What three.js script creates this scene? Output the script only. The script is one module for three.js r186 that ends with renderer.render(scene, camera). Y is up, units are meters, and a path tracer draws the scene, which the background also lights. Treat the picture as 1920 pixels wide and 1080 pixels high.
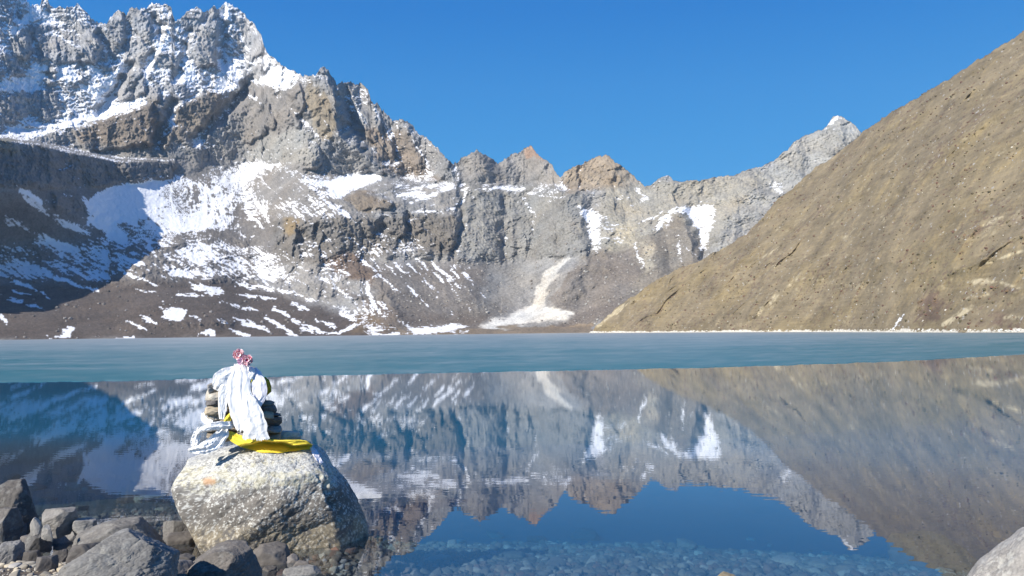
import * as THREE from 'three';
import { createNoise3D } from 'simplex-noise';
import { MeshBVH, acceleratedRaycast } from 'three-mesh-bvh';
import { mergeGeometries, mergeVertices } from 'three/addons/utils/BufferGeometryUtils.js';

// ---------------------------------------------------------------- camera, sky, sun, exposure
const scene = new THREE.Scene();
const EYE = 1.8, FOCAL = 1500, PITCH = Math.atan(82 / 1500), ROLL = Math.atan(0.0115);
const eye = new THREE.Vector3(0, EYE, 0);
const fwd = new THREE.Vector3(0, Math.sin(PITCH), -Math.cos(PITCH));
const up0 = new THREE.Vector3(0, Math.cos(PITCH), Math.sin(PITCH)), right0 = new THREE.Vector3(1, 0, 0);
const rightV = right0.clone().multiplyScalar(Math.cos(ROLL)).addScaledVector(up0, -Math.sin(ROLL));
const upV = up0.clone().multiplyScalar(Math.cos(ROLL)).addScaledVector(right0, Math.sin(ROLL));
const camera = new THREE.PerspectiveCamera(2 * Math.atan(540 / FOCAL) * 180 / Math.PI, 16 / 9, 0.1, 20000);
camera.position.copy(eye); camera.up.copy(upV); camera.lookAt(eye.clone().add(fwd)); camera.updateMatrixWorld();

const renderer = new THREE.WebGLRenderer({ antialias: true });
renderer.toneMapping = THREE.LinearToneMapping;
renderer.toneMappingExposure = 1.48;
renderer.shadowMap.enabled = true;
renderer.shadowMap.type = THREE.PCFSoftShadowMap;

// clear high-altitude sky: deep blue overhead, paler towards the horizon
const lin = (c) => (c <= 0.04045 ? c / 12.92 : ((c + 0.055) / 1.055) ** 2.4);
const SKY_STOPS = [[0, 112, 182, 234], [8, 84, 168, 232], [14, 60, 150, 222], [22, 32, 125, 208], [40, 20, 96, 180], [90, 12, 60, 134]];
{
  const h = 512, w = 256, data = new Float32Array(w * h * 4);
  for (let y = 0; y < h; y++) {
    const el = ((y + 0.5) / h) * 180 - 90, e = Math.max(el, 0);
    let k = 0; while (k < SKY_STOPS.length - 2 && e > SKY_STOPS[k + 1][0]) k++;
    const a = SKY_STOPS[k], b = SKY_STOPS[k + 1], t = Math.min(1, (e - a[0]) / (b[0] - a[0]));
    for (let x = 0; x < w; x++) for (let c = 0; c < 4; c++) {
      data[(y * w + x) * 4 + c] = c === 3 ? 1 : lin((a[c + 1] * (1 - t) + b[c + 1] * t) / 255) / 1.48;
    }
  }
  const sky = new THREE.DataTexture(data, w, h, THREE.RGBAFormat, THREE.FloatType);
  sky.mapping = THREE.EquirectangularReflectionMapping; sky.magFilter = THREE.LinearFilter; sky.needsUpdate = true;
  scene.background = sky; scene.environment = sky;
}
const SUN_DIR = new THREE.Vector3(-0.57, 0.53, 0.63).normalize();
const sun = new THREE.DirectionalLight(new THREE.Color(1, 0.955, 0.88), 4.6);
sun.name = 'sun';
sun.position.copy(SUN_DIR).multiplyScalar(4000); sun.target.position.set(0, 0, 0);
sun.castShadow = true; sun.shadow.radius = 1;
sun.shadow.mapSize.set(4096, 4096);
Object.assign(sun.shadow.camera, { left: -2500, right: 2500, top: 2500, bottom: -2500, near: 10, far: 9000 });
scene.add(sun, sun.target);

// ---------------------------------------------------------------- helpers
function rng(seed) { let s = seed | 0; return () => { s = (s + 0x6d2b79f5) | 0; let t = Math.imul(s ^ (s >>> 15), 1 | s); t = (t + Math.imul(t ^ (t >>> 7), 61 | t)) ^ t; return ((t ^ (t >>> 14)) >>> 0) / 4294967296; }; }
const N3 = createNoise3D(rng(11)), M3 = createNoise3D(rng(47));
const clamp = (x, a = 0, b = 1) => Math.min(b, Math.max(a, x));
const sstep = (a, b, x) => { const t = clamp((x - a) / (b - a)); return t * t * (3 - 2 * t); };
const mix = (a, b, t) => a + (b - a) * t;
function fbm(x, y, z, oct, gain = 0.5) { let s = 0, a = 1, n = 0; for (let i = 0; i < oct; i++) { s += a * N3(x, y, z); n += a; a *= gain; x *= 2.03; y *= 2.03; z *= 2.03; } return s / n; }
function ridged(x, y, z, oct, gain = 0.5) { let s = 0, a = 1, n = 0, w = 1; for (let i = 0; i < oct; i++) { let r = 1 - Math.abs(M3(x, y, z)); r *= r; s += a * r * w; n += a; w = clamp(r * 1.6); a *= gain; x *= 2.07; y *= 2.07; z *= 2.07; } return s / n; }
function ray(u, v, out = new THREE.Vector3()) {            // direction of a point of the photograph, scaled to one metre of level distance
  const a = u - 960, b = v - 540;
  out.set(fwd.x * FOCAL + rightV.x * a - upV.x * b, fwd.y * FOCAL + rightV.y * a - upV.y * b, fwd.z * FOCAL + rightV.z * a - upV.z * b);
  return out.multiplyScalar(1 / Math.hypot(out.x, out.z));
}
const at = (u, v, r) => ray(u, v).multiplyScalar(r).add(eye);
const horizonV = (u) => 540 + (fwd.y * FOCAL + rightV.y * (u - 960)) / upV.y;
const interp = (pts, x) => { if (x <= pts[0][0]) return pts[0][1]; for (let i = 1; i < pts.length; i++) if (x <= pts[i][0]) { const a = pts[i - 1], b = pts[i]; return a[1] + (b[1] - a[1]) * (x - a[0]) / (b[0] - a[0]); } return pts[pts.length - 1][1]; };
const used = new Map();
function numbered(name) { const n = used.get(name) ?? 0; used.set(name, n + 1); return n ? name + '_' + String(n).padStart(3, '0') : name; }
function shade(o) { o.traverse((m) => { if (m.isMesh) { m.castShadow = true; m.receiveShadow = true; } }); return o; }
function addMesh(name, geometry, material, parent) { const m = new THREE.Mesh(geometry, material); m.name = parent ? name : numbered(name); (parent ?? scene).add(m); return shade(m); }
function tag(o, label, category, group) { o.userData.label = label; o.userData.category = category; if (group) o.userData.group = group; return o; }
function struct(name, geometry, material, label, category) { const m = addMesh(name, geometry, material); m.userData.kind = 'structure'; if (label) m.userData.label = label; if (category) m.userData.category = category; return m; }

// a scalar painted on the mountainside: polygons and strokes given in the photograph's pixels, read back at any place
class Field {
  constructor(u0, v0, u1, v1, step, value) { Object.assign(this, { u0, v0, step }); this.w = Math.ceil((u1 - u0) / step) + 1; this.h = Math.ceil((v1 - v0) / step) + 1; this.d = new Float32Array(this.w * this.h).fill(value); }
  each(u0, v0, u1, v1, f) {
    const i0 = Math.max(0, Math.floor((u0 - this.u0) / this.step)), i1 = Math.min(this.w - 1, Math.ceil((u1 - this.u0) / this.step)), j0 = Math.max(0, Math.floor((v0 - this.v0) / this.step)), j1 = Math.min(this.h - 1, Math.ceil((v1 - this.v0) / this.step));
    for (let j = j0; j <= j1; j++) for (let i = i0; i <= i1; i++) { const k = j * this.w + i; this.d[k] = f(this.u0 + i * this.step, this.v0 + j * this.step, this.d[k]); }
  }
  poly(p, value, soft = 8, much = 1) {                       // soft edge of that many pixels
    const us = p.map((q) => q[0]), vs = p.map((q) => q[1]);
    this.each(Math.min(...us) - soft, Math.min(...vs) - soft, Math.max(...us) + soft, Math.max(...vs) + soft, (u, v, old) => {
      let inside = false, d = 1e9;
      for (let i = 0, j = p.length - 1; i < p.length; j = i++) {
        const [x1, y1] = p[j], [x2, y2] = p[i];
        if ((y1 > v) !== (y2 > v) && u < (x2 - x1) * (v - y1) / (y2 - y1) + x1) inside = !inside;
        d = Math.min(d, segDist(u, v, x1, y1, x2, y2)[0]);
      }
      const s = inside ? d : -d;
      return mix(old, value, much * sstep(-soft, soft, s));
    });
    return this;
  }
  stroke(p, width, value, soft = 2, much = 1) {
    const us = p.map((q) => q[0]), vs = p.map((q) => q[1]), reach = width / 2 + soft + 1;
    this.each(Math.min(...us) - reach, Math.min(...vs) - reach, Math.max(...us) + reach, Math.max(...vs) + reach, (u, v, old) => {
      let best = 1e9;
      for (let i = 1; i < p.length; i++) {
        const [d, t] = segDist(u, v, p[i - 1][0], p[i - 1][1], p[i][0], p[i][1]);
        const along = (i - 1 + t) / (p.length - 1), w = width * 0.5 * (0.35 + 0.65 * Math.sin(Math.PI * clamp(along, 0.06, 0.94)));
        best = Math.min(best, d - w);
      }
      return mix(old, value, much * (1 - sstep(-soft, soft, best)));
    });
    return this;
  }
  ridge(p, amp, left, right, power = 1) {                    // a crest standing out by amp metres, falling to nothing over so many pixels on its left and right
    const us = p.map((q) => q[0]), vs = p.map((q) => q[1]), reach = Math.max(left, right);
    this.each(Math.min(...us) - reach, Math.min(...vs) - reach, Math.max(...us) + reach, Math.max(...vs) + reach, (u, v, old) => {
      let h = 0;
      for (let i = 1; i < p.length; i++) {
        const [x1, y1] = p[i - 1], [x2, y2] = p[i], [d, t] = segDist(u, v, x1, y1, x2, y2);
        const side = (x2 - x1) * (v - y1) - (y2 - y1) * (u - x1);      // drawn from the top down: above 0 is the left
        const along = (i - 1 + t) / (p.length - 1), a = amp * (0.45 + 0.55 * Math.sin(Math.PI * clamp(0.15 + along * 0.8, 0, 1)));
        const k = 1 - d / (side > 0 ? left : right);
        if (k > 0) h = Math.max(h, a * Math.pow(k, power));
      }
      return amp > 0 ? Math.max(old, h) : old;
    });
    return this;
  }
  gully(p, depth, width) {
    const us = p.map((q) => q[0]), vs = p.map((q) => q[1]);
    this.each(Math.min(...us) - width, Math.min(...vs) - width, Math.max(...us) + width, Math.max(...vs) + width, (u, v, old) => {
      let k = 0;
      for (let i = 1; i < p.length; i++) k = Math.max(k, 1 - segDist(u, v, p[i - 1][0], p[i - 1][1], p[i][0], p[i][1])[0] / width);
      return old - depth * k * k * (3 - 2 * k);
    });
    return this;
  }
  get(u, v) {
    const x = clamp((u - this.u0) / this.step, 0, this.w - 1.001), y = clamp((v - this.v0) / this.step, 0, this.h - 1.001), i = x | 0, j = y | 0, a = x - i, b = y - j, k = j * this.w + i, d = this.d;
    return (d[k] * (1 - a) + d[k + 1] * a) * (1 - b) + (d[k + this.w] * (1 - a) + d[k + this.w + 1] * a) * b;
  }
}
// broken rock: flat facets of a given size leaning every way, each cell a blunt prism
function facets(x, y, seed) {
  const i0 = Math.floor(x), j0 = Math.floor(y); let best = -9;
  for (let j = j0 - 1; j <= j0 + 1; j++) for (let i = i0 - 1; i <= i0 + 1; i++) {
    let q = Math.imul(i, 374761393) ^ Math.imul(j, 668265263) ^ Math.imul(seed, 1274126177); q = Math.imul(q ^ (q >>> 13), 1274126177); q ^= q >>> 16;
    const a = (q & 255) / 255, b = ((q >>> 8) & 255) / 255, c = ((q >>> 16) & 255) / 255, e = ((q >>> 24) & 255) / 255, dx = x - i - a, dy = y - j - b;
    const h = 0.55 * c - 0.62 * Math.max(Math.abs(dx * 0.9 + dy * 0.35), Math.abs(dy * 0.85 - dx * 0.3)) + (e - 0.5) * 1.1 * dx + (a + c - 1) * 0.7 * dy;
    if (h > best) best = h;
  }
  return best;
}
function segDist(x, y, x1, y1, x2, y2) { const dx = x2 - x1, dy = y2 - y1, t = clamp(((x - x1) * dx + (y - y1) * dy) / (dx * dx + dy * dy + 1e-9)); return [Math.hypot(x - x1 - t * dx, y - y1 - t * dy), t]; }
function insidePoly(p, u, v) { let inside = false; for (let i = 0, j = p.length - 1; i < p.length; j = i++) { const [x1, y1] = p[j], [x2, y2] = p[i]; if ((y1 > v) !== (y2 > v) && u < (x2 - x1) * (v - y1) / (y2 - y1) + x1) inside = !inside; } return inside; }
// ---------------------------------------------------------------- the mountains across the lake
const SKYLINE = [[-1500, 470], [-900, 420], [-600, 480], [-450, 450], [-350, 290], [-260, 130], [-160, 60], [-90, 20], [-40, -8], [-20, -10], [30, -8], [50, 0], [57, 9], [74, 10], [79, 0], [88, -1], [94, 9], [104, 15], [111, 11], [120, 15], [133, 13], [140, 10], [146, 7], [150, 12], [160, 22], [168, 30], [176, 40], [189, 44], [199, 45], [207, 33], [218, 21], [230, 20], [237, 26], [243, 15], [252, 13], [262, 17], [274, 17], [285, 5], [296, 4], [303, 9], [314, 8], [321, 12], [324, 30], [329, 40], [335, 35], [344, 28], [353, 20], [367, 14], [375, 17], [384, 23], [392, 20], [400, 11], [404, 15], [409, 15], [418, 6], [424, 2], [430, 6], [441, 12], [455, 22], [467, 36], [478, 46], [490, 66], [495, 86], [505, 103], [512, 109], [530, 122], [548, 132], [562, 138], [568, 143], [580, 142], [591, 141], [599, 130], [608, 125], [615, 130], [624, 145], [631, 157], [641, 153], [648, 156], [656, 153], [664, 157], [676, 156], [686, 162], [691, 170], [696, 190], [702, 195], [708, 192], [715, 205], [727, 215], [740, 228], [752, 224], [761, 226], [773, 236], [781, 247], [792, 254], [803, 262], [814, 272], [826, 284], [838, 299], [849, 306], [856, 305], [864, 298], [880, 289], [894, 279], [905, 287], [921, 298], [926, 300], [934, 308], [946, 298], [958, 288], [963, 286], [972, 289], [982, 278], [990, 274], [997, 273], [1003, 282], [1012, 292], [1028, 303], [1034, 307], [1043, 323], [1049, 332], [1060, 322], [1073, 313], [1085, 310], [1098, 303], [1115, 295], [1126, 292], [1135, 289], [1143, 292], [1149, 300], [1160, 307], [1178, 321], [1192, 333], [1198, 338], [1208, 348], [1216, 347], [1226, 343], [1236, 335], [1248, 328], [1258, 332], [1263, 339], [1280, 340], [1296, 337], [1310, 339], [1331, 334], [1350, 331], [1364, 329], [1378, 329], [1390, 322], [1412, 315], [1430, 311], [1448, 302], [1459, 296], [1466, 285], [1478, 281], [1487, 266], [1500, 259], [1514, 252], [1530, 246], [1544, 242], [1554, 231], [1562, 219], [1571, 215], [1580, 219], [1588, 224], [1603, 235], [1614, 246], [1640, 262], [1800, 330]];
const FB = [-420, -60, 1720, 660, 2];
const slope = new Field(...FB, 0.95), relief = new Field(...FB, 0), rough = new Field(...FB, 0.55), snow = new Field(...FB, 0.3), streak = new Field(...FB, 0), tones = [0.30, 0.285, 0.265].map((c) => new Field(...FB, c));
const tone = (p, c, soft = 14, much = 1) => tones.forEach((f, i) => f.poly(p, c[i], soft, much));
const toneLine = (p, w, c, soft = 3, much = 1) => tones.forEach((f, i) => f.stroke(p, w, c[i], soft, much));
// how steep the ground is
slope.poly([[-450, -80], [560, -80], [880, 330], [700, 330], [560, 300], [300, 280], [-450, 240]], 1.7, 20)
  .poly([[-460, 262], [0, 250], [60, 235], [130, 226], [205, 208], [280, 182], [285, 196], [220, 214], [150, 236], [60, 262], [-460, 280]], 0.52, 5)
  .poly([[-460, 262], [0, 255], [50, 262], [100, 268], [160, 285], [230, 300], [330, 285], [430, 290], [320, 330], [190, 345], [90, 350], [-460, 340]], 1.9, 8)
  .poly([[-460, 350], [90, 352], [190, 345], [290, 332], [330, 310], [400, 320], [520, 310], [640, 330], [620, 400], [500, 410], [430, 440], [300, 440], [150, 440], [-460, 440]], 0.72, 16)
  .poly([[-600, -60], [-330, -60], [-400, 400], [-600, 400]], 1.5, 24)
  .poly([[-460, 440], [300, 440], [480, 450], [520, 500], [560, 545], [400, 540], [200, 550], [-460, 560]], 0.5, 20)
  .poly([[-460, 560], [200, 545], [440, 530], [600, 560], [760, 612], [760, 660], [-460, 660]], 0.33, 12)
  .poly([[225, 618], [300, 605], [430, 605], [440, 635], [225, 640]], 0.8, 6)
  .poly([[610, 350], [640, 325], [720, 318], [850, 340], [860, 350], [760, 372], [700, 352], [640, 372]], 0.42, 8)
  .poly([[510, 415], [640, 405], [680, 400], [740, 398], [860, 400], [860, 470], [780, 455], [700, 452], [600, 470], [520, 480]], 1.9, 8)
  .poly([[640, 490], [760, 462], [860, 492], [960, 500], [1040, 490], [1000, 560], [940, 600], [800, 612], [720, 600], [640, 560]], 0.62, 12)
  .poly([[862, 352], [1080, 362], [1110, 400], [1115, 470], [1050, 482], [960, 486], [860, 488]], 1.25, 18)
  .poly([[850, 336], [1160, 340], [1150, 362], [1050, 364], [860, 356]], 0.5, 6)
  .poly([[850, 270], [1200, 270], [1200, 345], [1050, 338], [850, 340]], 1.6, 6)
  .poly([[1130, 345], [1420, 320], [1640, 240], [1640, 640], [1100, 640], [1080, 520], [1120, 470]], 0.78, 14)
  .poly([[1200, 340], [1390, 325], [1490, 265], [1620, 215], [1640, 290], [1500, 330], [1400, 352], [1260, 372]], 1.3, 8)
  .poly([[760, 616], [900, 608], [1000, 612], [1115, 608], [1115, 640], [740, 640]], 0.12, 4)
  .poly([[890, 612], [985, 568], [1075, 588], [1000, 612]], 0.3, 5);
// how rugged it is
rough.poly([[-450, -80], [560, -80], [880, 300], [880, 350], [700, 330], [300, 290], [-450, 345]], 1, 15)
  .poly([[850, 260], [1210, 260], [1210, 350], [1120, 480], [860, 490]], 0.62, 14)
  .poly([[510, 410], [860, 395], [860, 480], [640, 490], [520, 490]], 0.85, 10)
  .poly([[-460, 350], [90, 352], [330, 320], [520, 330], [470, 440], [200, 460], [-460, 450]], 0.2, 14)
  .poly([[-460, 535], [440, 530], [720, 590], [760, 640], [-460, 640]], 0.2, 14)
  .poly([[225, 612], [300, 600], [440, 600], [440, 640], [225, 640]], 0.8, 8)
  .poly([[690, 480], [860, 492], [1110, 480], [1290, 420], [1340, 500], [1100, 625], [780, 625]], 0.2, 12)
  .poly([[1200, 330], [1480, 265], [1620, 210], [1640, 300], [1440, 380], [1240, 380]], 0.7, 8)
  .poly([[610, 350], [690, 320], [760, 340], [700, 352], [640, 372]], 0.15, 6)
  .poly([[-300, 262], [60, 268], [150, 290], [330, 302], [320, 335], [230, 340], [190, 352], [110, 348], [-300, 352]], 1, 6).poly([[100, 365], [150, 372], [166, 405], [140, 410], [108, 392]], 0.9, 6);
// crests, blocks and gullies
const BLOCKS = [
  [[[22, 82], [45, 65], [50, 70], [58, 105], [45, 112], [22, 105]], 18], [[[18, 112], [35, 112], [42, 140], [18, 145]], 14],
  [[[60, 45], [105, 40], [145, 60], [178, 52], [192, 95], [180, 125], [160, 118], [110, 118], [75, 110], [72, 80], [60, 65]], 22],
  [[[148, 100], [155, 80], [160, 48], [176, 47], [190, 75], [188, 95], [170, 120], [152, 105]], 12], [[[92, 125], [105, 122], [107, 145], [90, 160], [82, 158]], 12],
  [[[200, 45], [222, 20], [232, 22], [238, 70], [225, 95], [210, 75]], 18], [[[240, 18], [262, 15], [285, 40], [288, 65], [275, 75], [250, 60]], 20],
  [[[245, 70], [268, 68], [280, 100], [262, 118], [232, 115], [230, 100]], 14], [[[292, 105], [302, 92], [325, 105], [335, 125], [312, 125], [292, 120]], 13],
  [[[217, 165], [232, 135], [250, 130], [270, 132], [274, 172], [255, 185], [214, 190]], 18], [[[70, 172], [105, 165], [112, 200], [120, 215], [85, 225], [72, 215], [30, 215], [30, 180], [45, 172]], 13],
  [[[0, 190], [25, 175], [28, 230], [0, 232]], 12], [[[340, 25], [367, 15], [382, 25], [378, 55], [360, 60], [345, 45]], 10],
  [[[392, 30], [402, 12], [407, 22], [405, 122], [370, 128], [362, 105], [372, 60]], 34], [[[432, 20], [445, 30], [475, 60], [493, 75], [495, 100], [470, 110], [445, 95], [434, 50]], 14],
  [[[460, 140], [485, 122], [496, 130], [492, 145], [462, 150]], 10], [[[275, 172], [290, 160], [298, 162], [300, 190], [283, 195], [272, 182]], 16], [[[308, 160], [330, 155], [345, 160], [360, 178], [335, 190]], 12],
  [[[140, 245], [165, 228], [200, 222], [255, 200], [283, 192], [288, 205], [290, 245], [285, 270], [255, 275], [200, 282], [160, 282], [142, 270]], 34],
  [[[330, 205], [360, 185], [400, 165], [415, 175], [410, 205], [380, 240], [350, 270], [300, 275], [310, 255], [330, 235]], 14],
  [[[455, 165], [475, 155], [480, 180], [500, 190], [520, 230], [500, 250], [470, 270], [440, 255], [420, 235], [440, 205]], 24], [[[500, 175], [545, 160], [565, 150], [570, 200], [560, 240], [525, 225]], 16],
  [[[572, 150], [590, 155], [600, 165], [598, 210], [585, 205], [574, 190]], 18], [[[598, 205], [612, 185], [625, 210], [628, 228], [600, 222]], 20], [[[600, 240], [615, 233], [626, 240], [625, 265], [602, 262]], 14],
  [[[678, 245], [700, 238], [712, 255], [715, 285], [700, 275], [684, 258]], 20], [[[717, 265], [735, 255], [742, 298], [720, 298]], 22], [[[744, 250], [756, 262], [760, 290], [748, 285]], 14], [[[762, 255], [780, 250], [790, 270], [795, 320], [775, 325], [764, 290]], 18],
  [[[800, 300], [822, 300], [840, 335], [812, 335]], 12], [[[560, 275], [590, 265], [603, 275], [604, 305], [590, 318], [565, 318], [545, 312], [545, 290]], 26],
  [[[620, 300], [650, 285], [668, 295], [672, 322], [650, 332], [628, 318]], 14], [[[533, 425], [552, 416], [556, 445], [548, 480], [533, 470]], 20], [[[503, 440], [520, 435], [524, 460], [508, 474]], 12], [[[575, 425], [590, 420], [594, 450], [580, 455]], 12],
  [[[675, 408], [692, 412], [702, 440], [698, 450], [680, 440]], 16], [[[735, 405], [758, 405], [762, 440], [740, 450], [732, 430]], 18], [[[768, 415], [790, 408], [795, 435], [772, 438]], 12], [[[800, 405], [850, 400], [866, 415], [850, 470], [820, 460]], 12],
  [[[640, 372], [665, 358], [715, 366], [740, 386], [732, 395], [700, 392], [672, 394]], 18], [[[868, 375], [940, 360], [946, 380], [944, 470], [925, 490], [860, 485], [870, 430]], 16],
  [[[950, 395], [985, 385], [994, 410], [998, 475], [955, 482], [948, 440]], 14], [[[1008, 420], [1032, 412], [1044, 450], [1044, 475], [1004, 480]], 12], [[[1050, 385], [1080, 380], [1098, 425], [1100, 468], [1055, 470]], 10],
  [[[-80, 262], [10, 254], [32, 270], [38, 288], [0, 284], [-80, 280]], 14], [[[1450, 320], [1505, 300], [1516, 310], [1512, 325], [1460, 340]], 10], [[[1350, 340], [1440, 325], [1450, 340], [1440, 350], [1360, 356]], 8],
];
Field.prototype.block = function (p, amp, soft = 5) {        // a buttress: stands out more and more towards its right edge, then breaks off
  const us = p.map((q) => q[0]), vs = p.map((q) => q[1]), a = Math.min(...us), b = Math.max(...us);
  return this.each(a - soft, Math.min(...vs) - soft, b + soft, Math.max(...vs) + soft, (u, v, old) => {
    let d = 1e9; for (let i = 0, j = p.length - 1; i < p.length; j = i++) d = Math.min(d, segDist(u, v, ...p[j], ...p[i])[0]);
    if (!insidePoly(p, u, v)) d = -d;
    return old + amp * (0.25 + 0.75 * clamp((u - a) / (b - a))) * sstep(-1.5, soft, d);
  }), this;
};
for (const [p, a] of BLOCKS) relief.block(p, a * (p[0][0] > 860 && p[0][0] < 1100 ? 0.25 : 0.62), p[0][0] > 860 && p[0][0] < 1100 ? 12 : 4);
const RIDGES = [
  [[[424, 4], [436, 50], [440, 95]], 18, 25, 40], [[[606, 126], [622, 165], [630, 205], [632, 250], [680, 290], [730, 322]], 46, 45, 30], [[[655, 154], [668, 200], [690, 245]], 14, 30, 20], [[[690, 170], [712, 240], [730, 290]], 12, 20, 14],
  [[[752, 225], [775, 280], [800, 330]], 18, 24, 20], [[[810, 270], [830, 300], [850, 335]], 14, 20, 18], [[[148, 8], [165, 40], [172, 80]], 14, 40, 18], [[[296, 5], [312, 30], [330, 60]], 12, 22, 22],
  [[[894, 279], [906, 315], [918, 345]], 16, 45, 28], [[[997, 273], [1012, 300], [1030, 330]], 20, 60, 26], [[[1137, 290], [1149, 320], [1152, 352]], 18, 62, 34], [[[963, 287], [968, 320], [960, 350]], 8, 30, 14], [[[1248, 328], [1256, 350]], 10, 24, 16],
  [[[1571, 215], [1580, 250], [1560, 300]], 22, 70, 40], [[[1487, 266], [1500, 300], [1510, 330]], 12, 45, 24], [[[1274, 396], [1292, 450], [1312, 520]], 24, 55, 22], [[[1226, 438], [1232, 470], [1236, 540]], 14, 50, 40], [[[1410, 350], [1365, 410], [1340, 470]], 16, 30, 40],
  [[[1120, 470], [1075, 520], [1040, 570], [1070, 600]], 20, 60, 40], [[[560, 330], [600, 370], [660, 420]], 10, 30, 26], [[[330, 312], [420, 345], [468, 400]], 14, 60, 30], [[[470, 340], [520, 322], [560, 330]], 10, 30, 24],
  [[[-40, 330], [60, 372], [170, 440], [260, 500]], 12, 40, 60], [[[680, 590], [720, 596], [760, 618]], 10, 40, 30], [[[90, 560], [300, 556], [520, 575]], 6, 60, 50], [[[860, 500], [880, 540], [905, 600]], 14, 60, 50],
];
for (const [p, a, l, r] of RIDGES) relief.ridge(p, a, l, r);
for (const [p, d, w] of [[[[290, 35], [302, 50], [300, 64]], 24, 14], [[[414, 22], [420, 70], [418, 120]], 20, 14], [[[945, 362], [942, 440], [946, 484]], 8, 14], [[[1000, 385], [1003, 440], [999, 482]], 7, 13], [[[1047, 420], [1049, 470]], 6, 10], [[[900, 370], [885, 420], [878, 480]], 5, 12], [[[975, 390], [968, 440], [972, 480]], 5, 10], [[[868, 350], [866, 410], [850, 480]], 12, 12],
  [[[1110, 380], [1112, 470]], 16, 24], [[[1300, 395], [1320, 440], [1326, 480]], 12, 20], [[[1086, 316], [1090, 357]], 10, 6], [[[1154, 330], [1152, 357]], 10, 7], [[[322, 192], [310, 230], [294, 272]], 34, 18], [[[462, 168], [412, 218], [366, 262]], 34, 18], [[[244, 122], [216, 170], [186, 210]], 24, 16], [[[500, 130], [470, 160], [450, 185]], 22, 20], [[[530, 178], [560, 215], [600, 250]], 20, 16], [[[288, 100], [268, 140], [250, 175]], 20, 14], [[[355, 60], [345, 110], [330, 150]], 20, 12], [[[640, 180], [662, 230], [690, 275]], 20, 16], [[[565, 440], [590, 450], [596, 430]], 14, 18], [[[710, 425], [728, 440]], 14, 16], [[[768, 430], [764, 400]], 12, 10],
  [[[1040, 490], [1005, 545], [990, 585]], 10, 22], [[[150, 105], [158, 130]], 10, 8], [[[60, 70], [70, 105]], 14, 8], [[[186, 60], [200, 90], [210, 110]], 16, 12]]) relief.gully(p, d * 0.7, w);
// what the rock and rubble look like
tone([[-450, -80], [520, -80], [620, 150], [440, 190], [280, 185], [180, 225], [-450, 262]], [0.37, 0.36, 0.35], 10);
tone([[140, 245], [255, 198], [300, 190], [310, 270], [255, 290], [160, 285]], [0.205, 0.165, 0.125], 6);
tone([[330, 205], [400, 165], [430, 180], [380, 245], [300, 285], [300, 265]], [0.215, 0.18, 0.14], 8);
tone([[430, 200], [470, 155], [560, 150], [600, 190], [625, 250], [560, 270], [460, 280]], [0.26, 0.235, 0.205], 10);
tone([[575, 150], [625, 190], [628, 265], [600, 265], [575, 200]], [0.29, 0.235, 0.16], 5);
tone([[676, 240], [760, 245], [800, 310], [830, 340], [720, 325]], [0.27, 0.22, 0.17], 8);
tone([[500, 255], [590, 230], [600, 300], [480, 330], [440, 300]], [0.35, 0.33, 0.29], 10);
tone([[-450, 258], [60, 262], [300, 285], [480, 265], [420, 330], [190, 350], [-450, 350]], [0.25, 0.235, 0.215], 12);
tone([[-450, 285], [60, 282], [200, 300], [340, 300], [320, 338], [200, 346], [60, 350], [-450, 352]], [0.19, 0.175, 0.16], 6); tone([[100, 365], [150, 372], [166, 405], [140, 410], [108, 392]], [0.17, 0.155, 0.14], 5);  // spur cliff band darkened: the shadow there is put into the rock tone
tone([[-90, 256], [20, 256], [38, 276], [36, 290], [-90, 284]], [0.24, 0.22, 0.17], 3);
tone([[-450, 350], [190, 350], [330, 320], [600, 400], [520, 500], [380, 560], [-450, 560]], [0.20, 0.18, 0.16], 14);
tone([[430, 300], [640, 320], [660, 400], [540, 420], [440, 380]], [0.26, 0.24, 0.215], 14);
tone([[-450, 545], [220, 528], [440, 525], [620, 580], [760, 625], [700, 640], [-450, 640]], [0.115, 0.09, 0.072], 12);
tone([[660, 592], [710, 588], [750, 622], [660, 628]], [0.19, 0.14, 0.09], 5);
tone([[510, 410], [860, 400], [860, 480], [760, 470], [640, 500], [520, 490]], [0.19, 0.17, 0.145], 8);
tone([[530, 408], [560, 408], [556, 440], [532, 440]], [0.24, 0.18, 0.10], 5);
tone([[600, 490], [650, 470], [720, 510], [700, 535], [640, 520]], [0.17, 0.12, 0.085], 8);
tone([[640, 372], [680, 355], [745, 385], [690, 400]], [0.22, 0.18, 0.135], 6);
tone([[700, 500], [860, 490], [960, 500], [930, 590], [780, 612], [700, 580]], [0.20, 0.175, 0.15], 14);
tone([[640, 540], [760, 590], [920, 590], [900, 612], [740, 620]], [0.16, 0.13, 0.105], 10);
tone([[860, 340], [1080, 350], [1120, 420], [1110, 480], [860, 490]], [0.275, 0.262, 0.235], 8);
tone([[920, 500], [1030, 486], [1000, 540], [940, 580], [890, 580]], [0.30, 0.28, 0.25], 12);
tone([[852, 270], [1050, 262], [1050, 345], [852, 345]], [0.30, 0.275, 0.245], 8);
tone([[1050, 285], [1200, 285], [1215, 350], [1060, 362]], [0.35, 0.28, 0.20], 6);
tone([[985, 270], [1008, 270], [1016, 300], [990, 296]], [0.36, 0.25, 0.18], 3);
tone([[1130, 350], [1300, 335], [1440, 320], [1460, 360], [1380, 430], [1300, 480], [1120, 470]], [0.36, 0.33, 0.27], 14);
tone([[1440, 320], [1480, 255], [1580, 205], [1640, 240], [1560, 320], [1460, 370], [1370, 460], [1330, 500], [1330, 470]], [0.37, 0.355, 0.32], 8);
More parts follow.
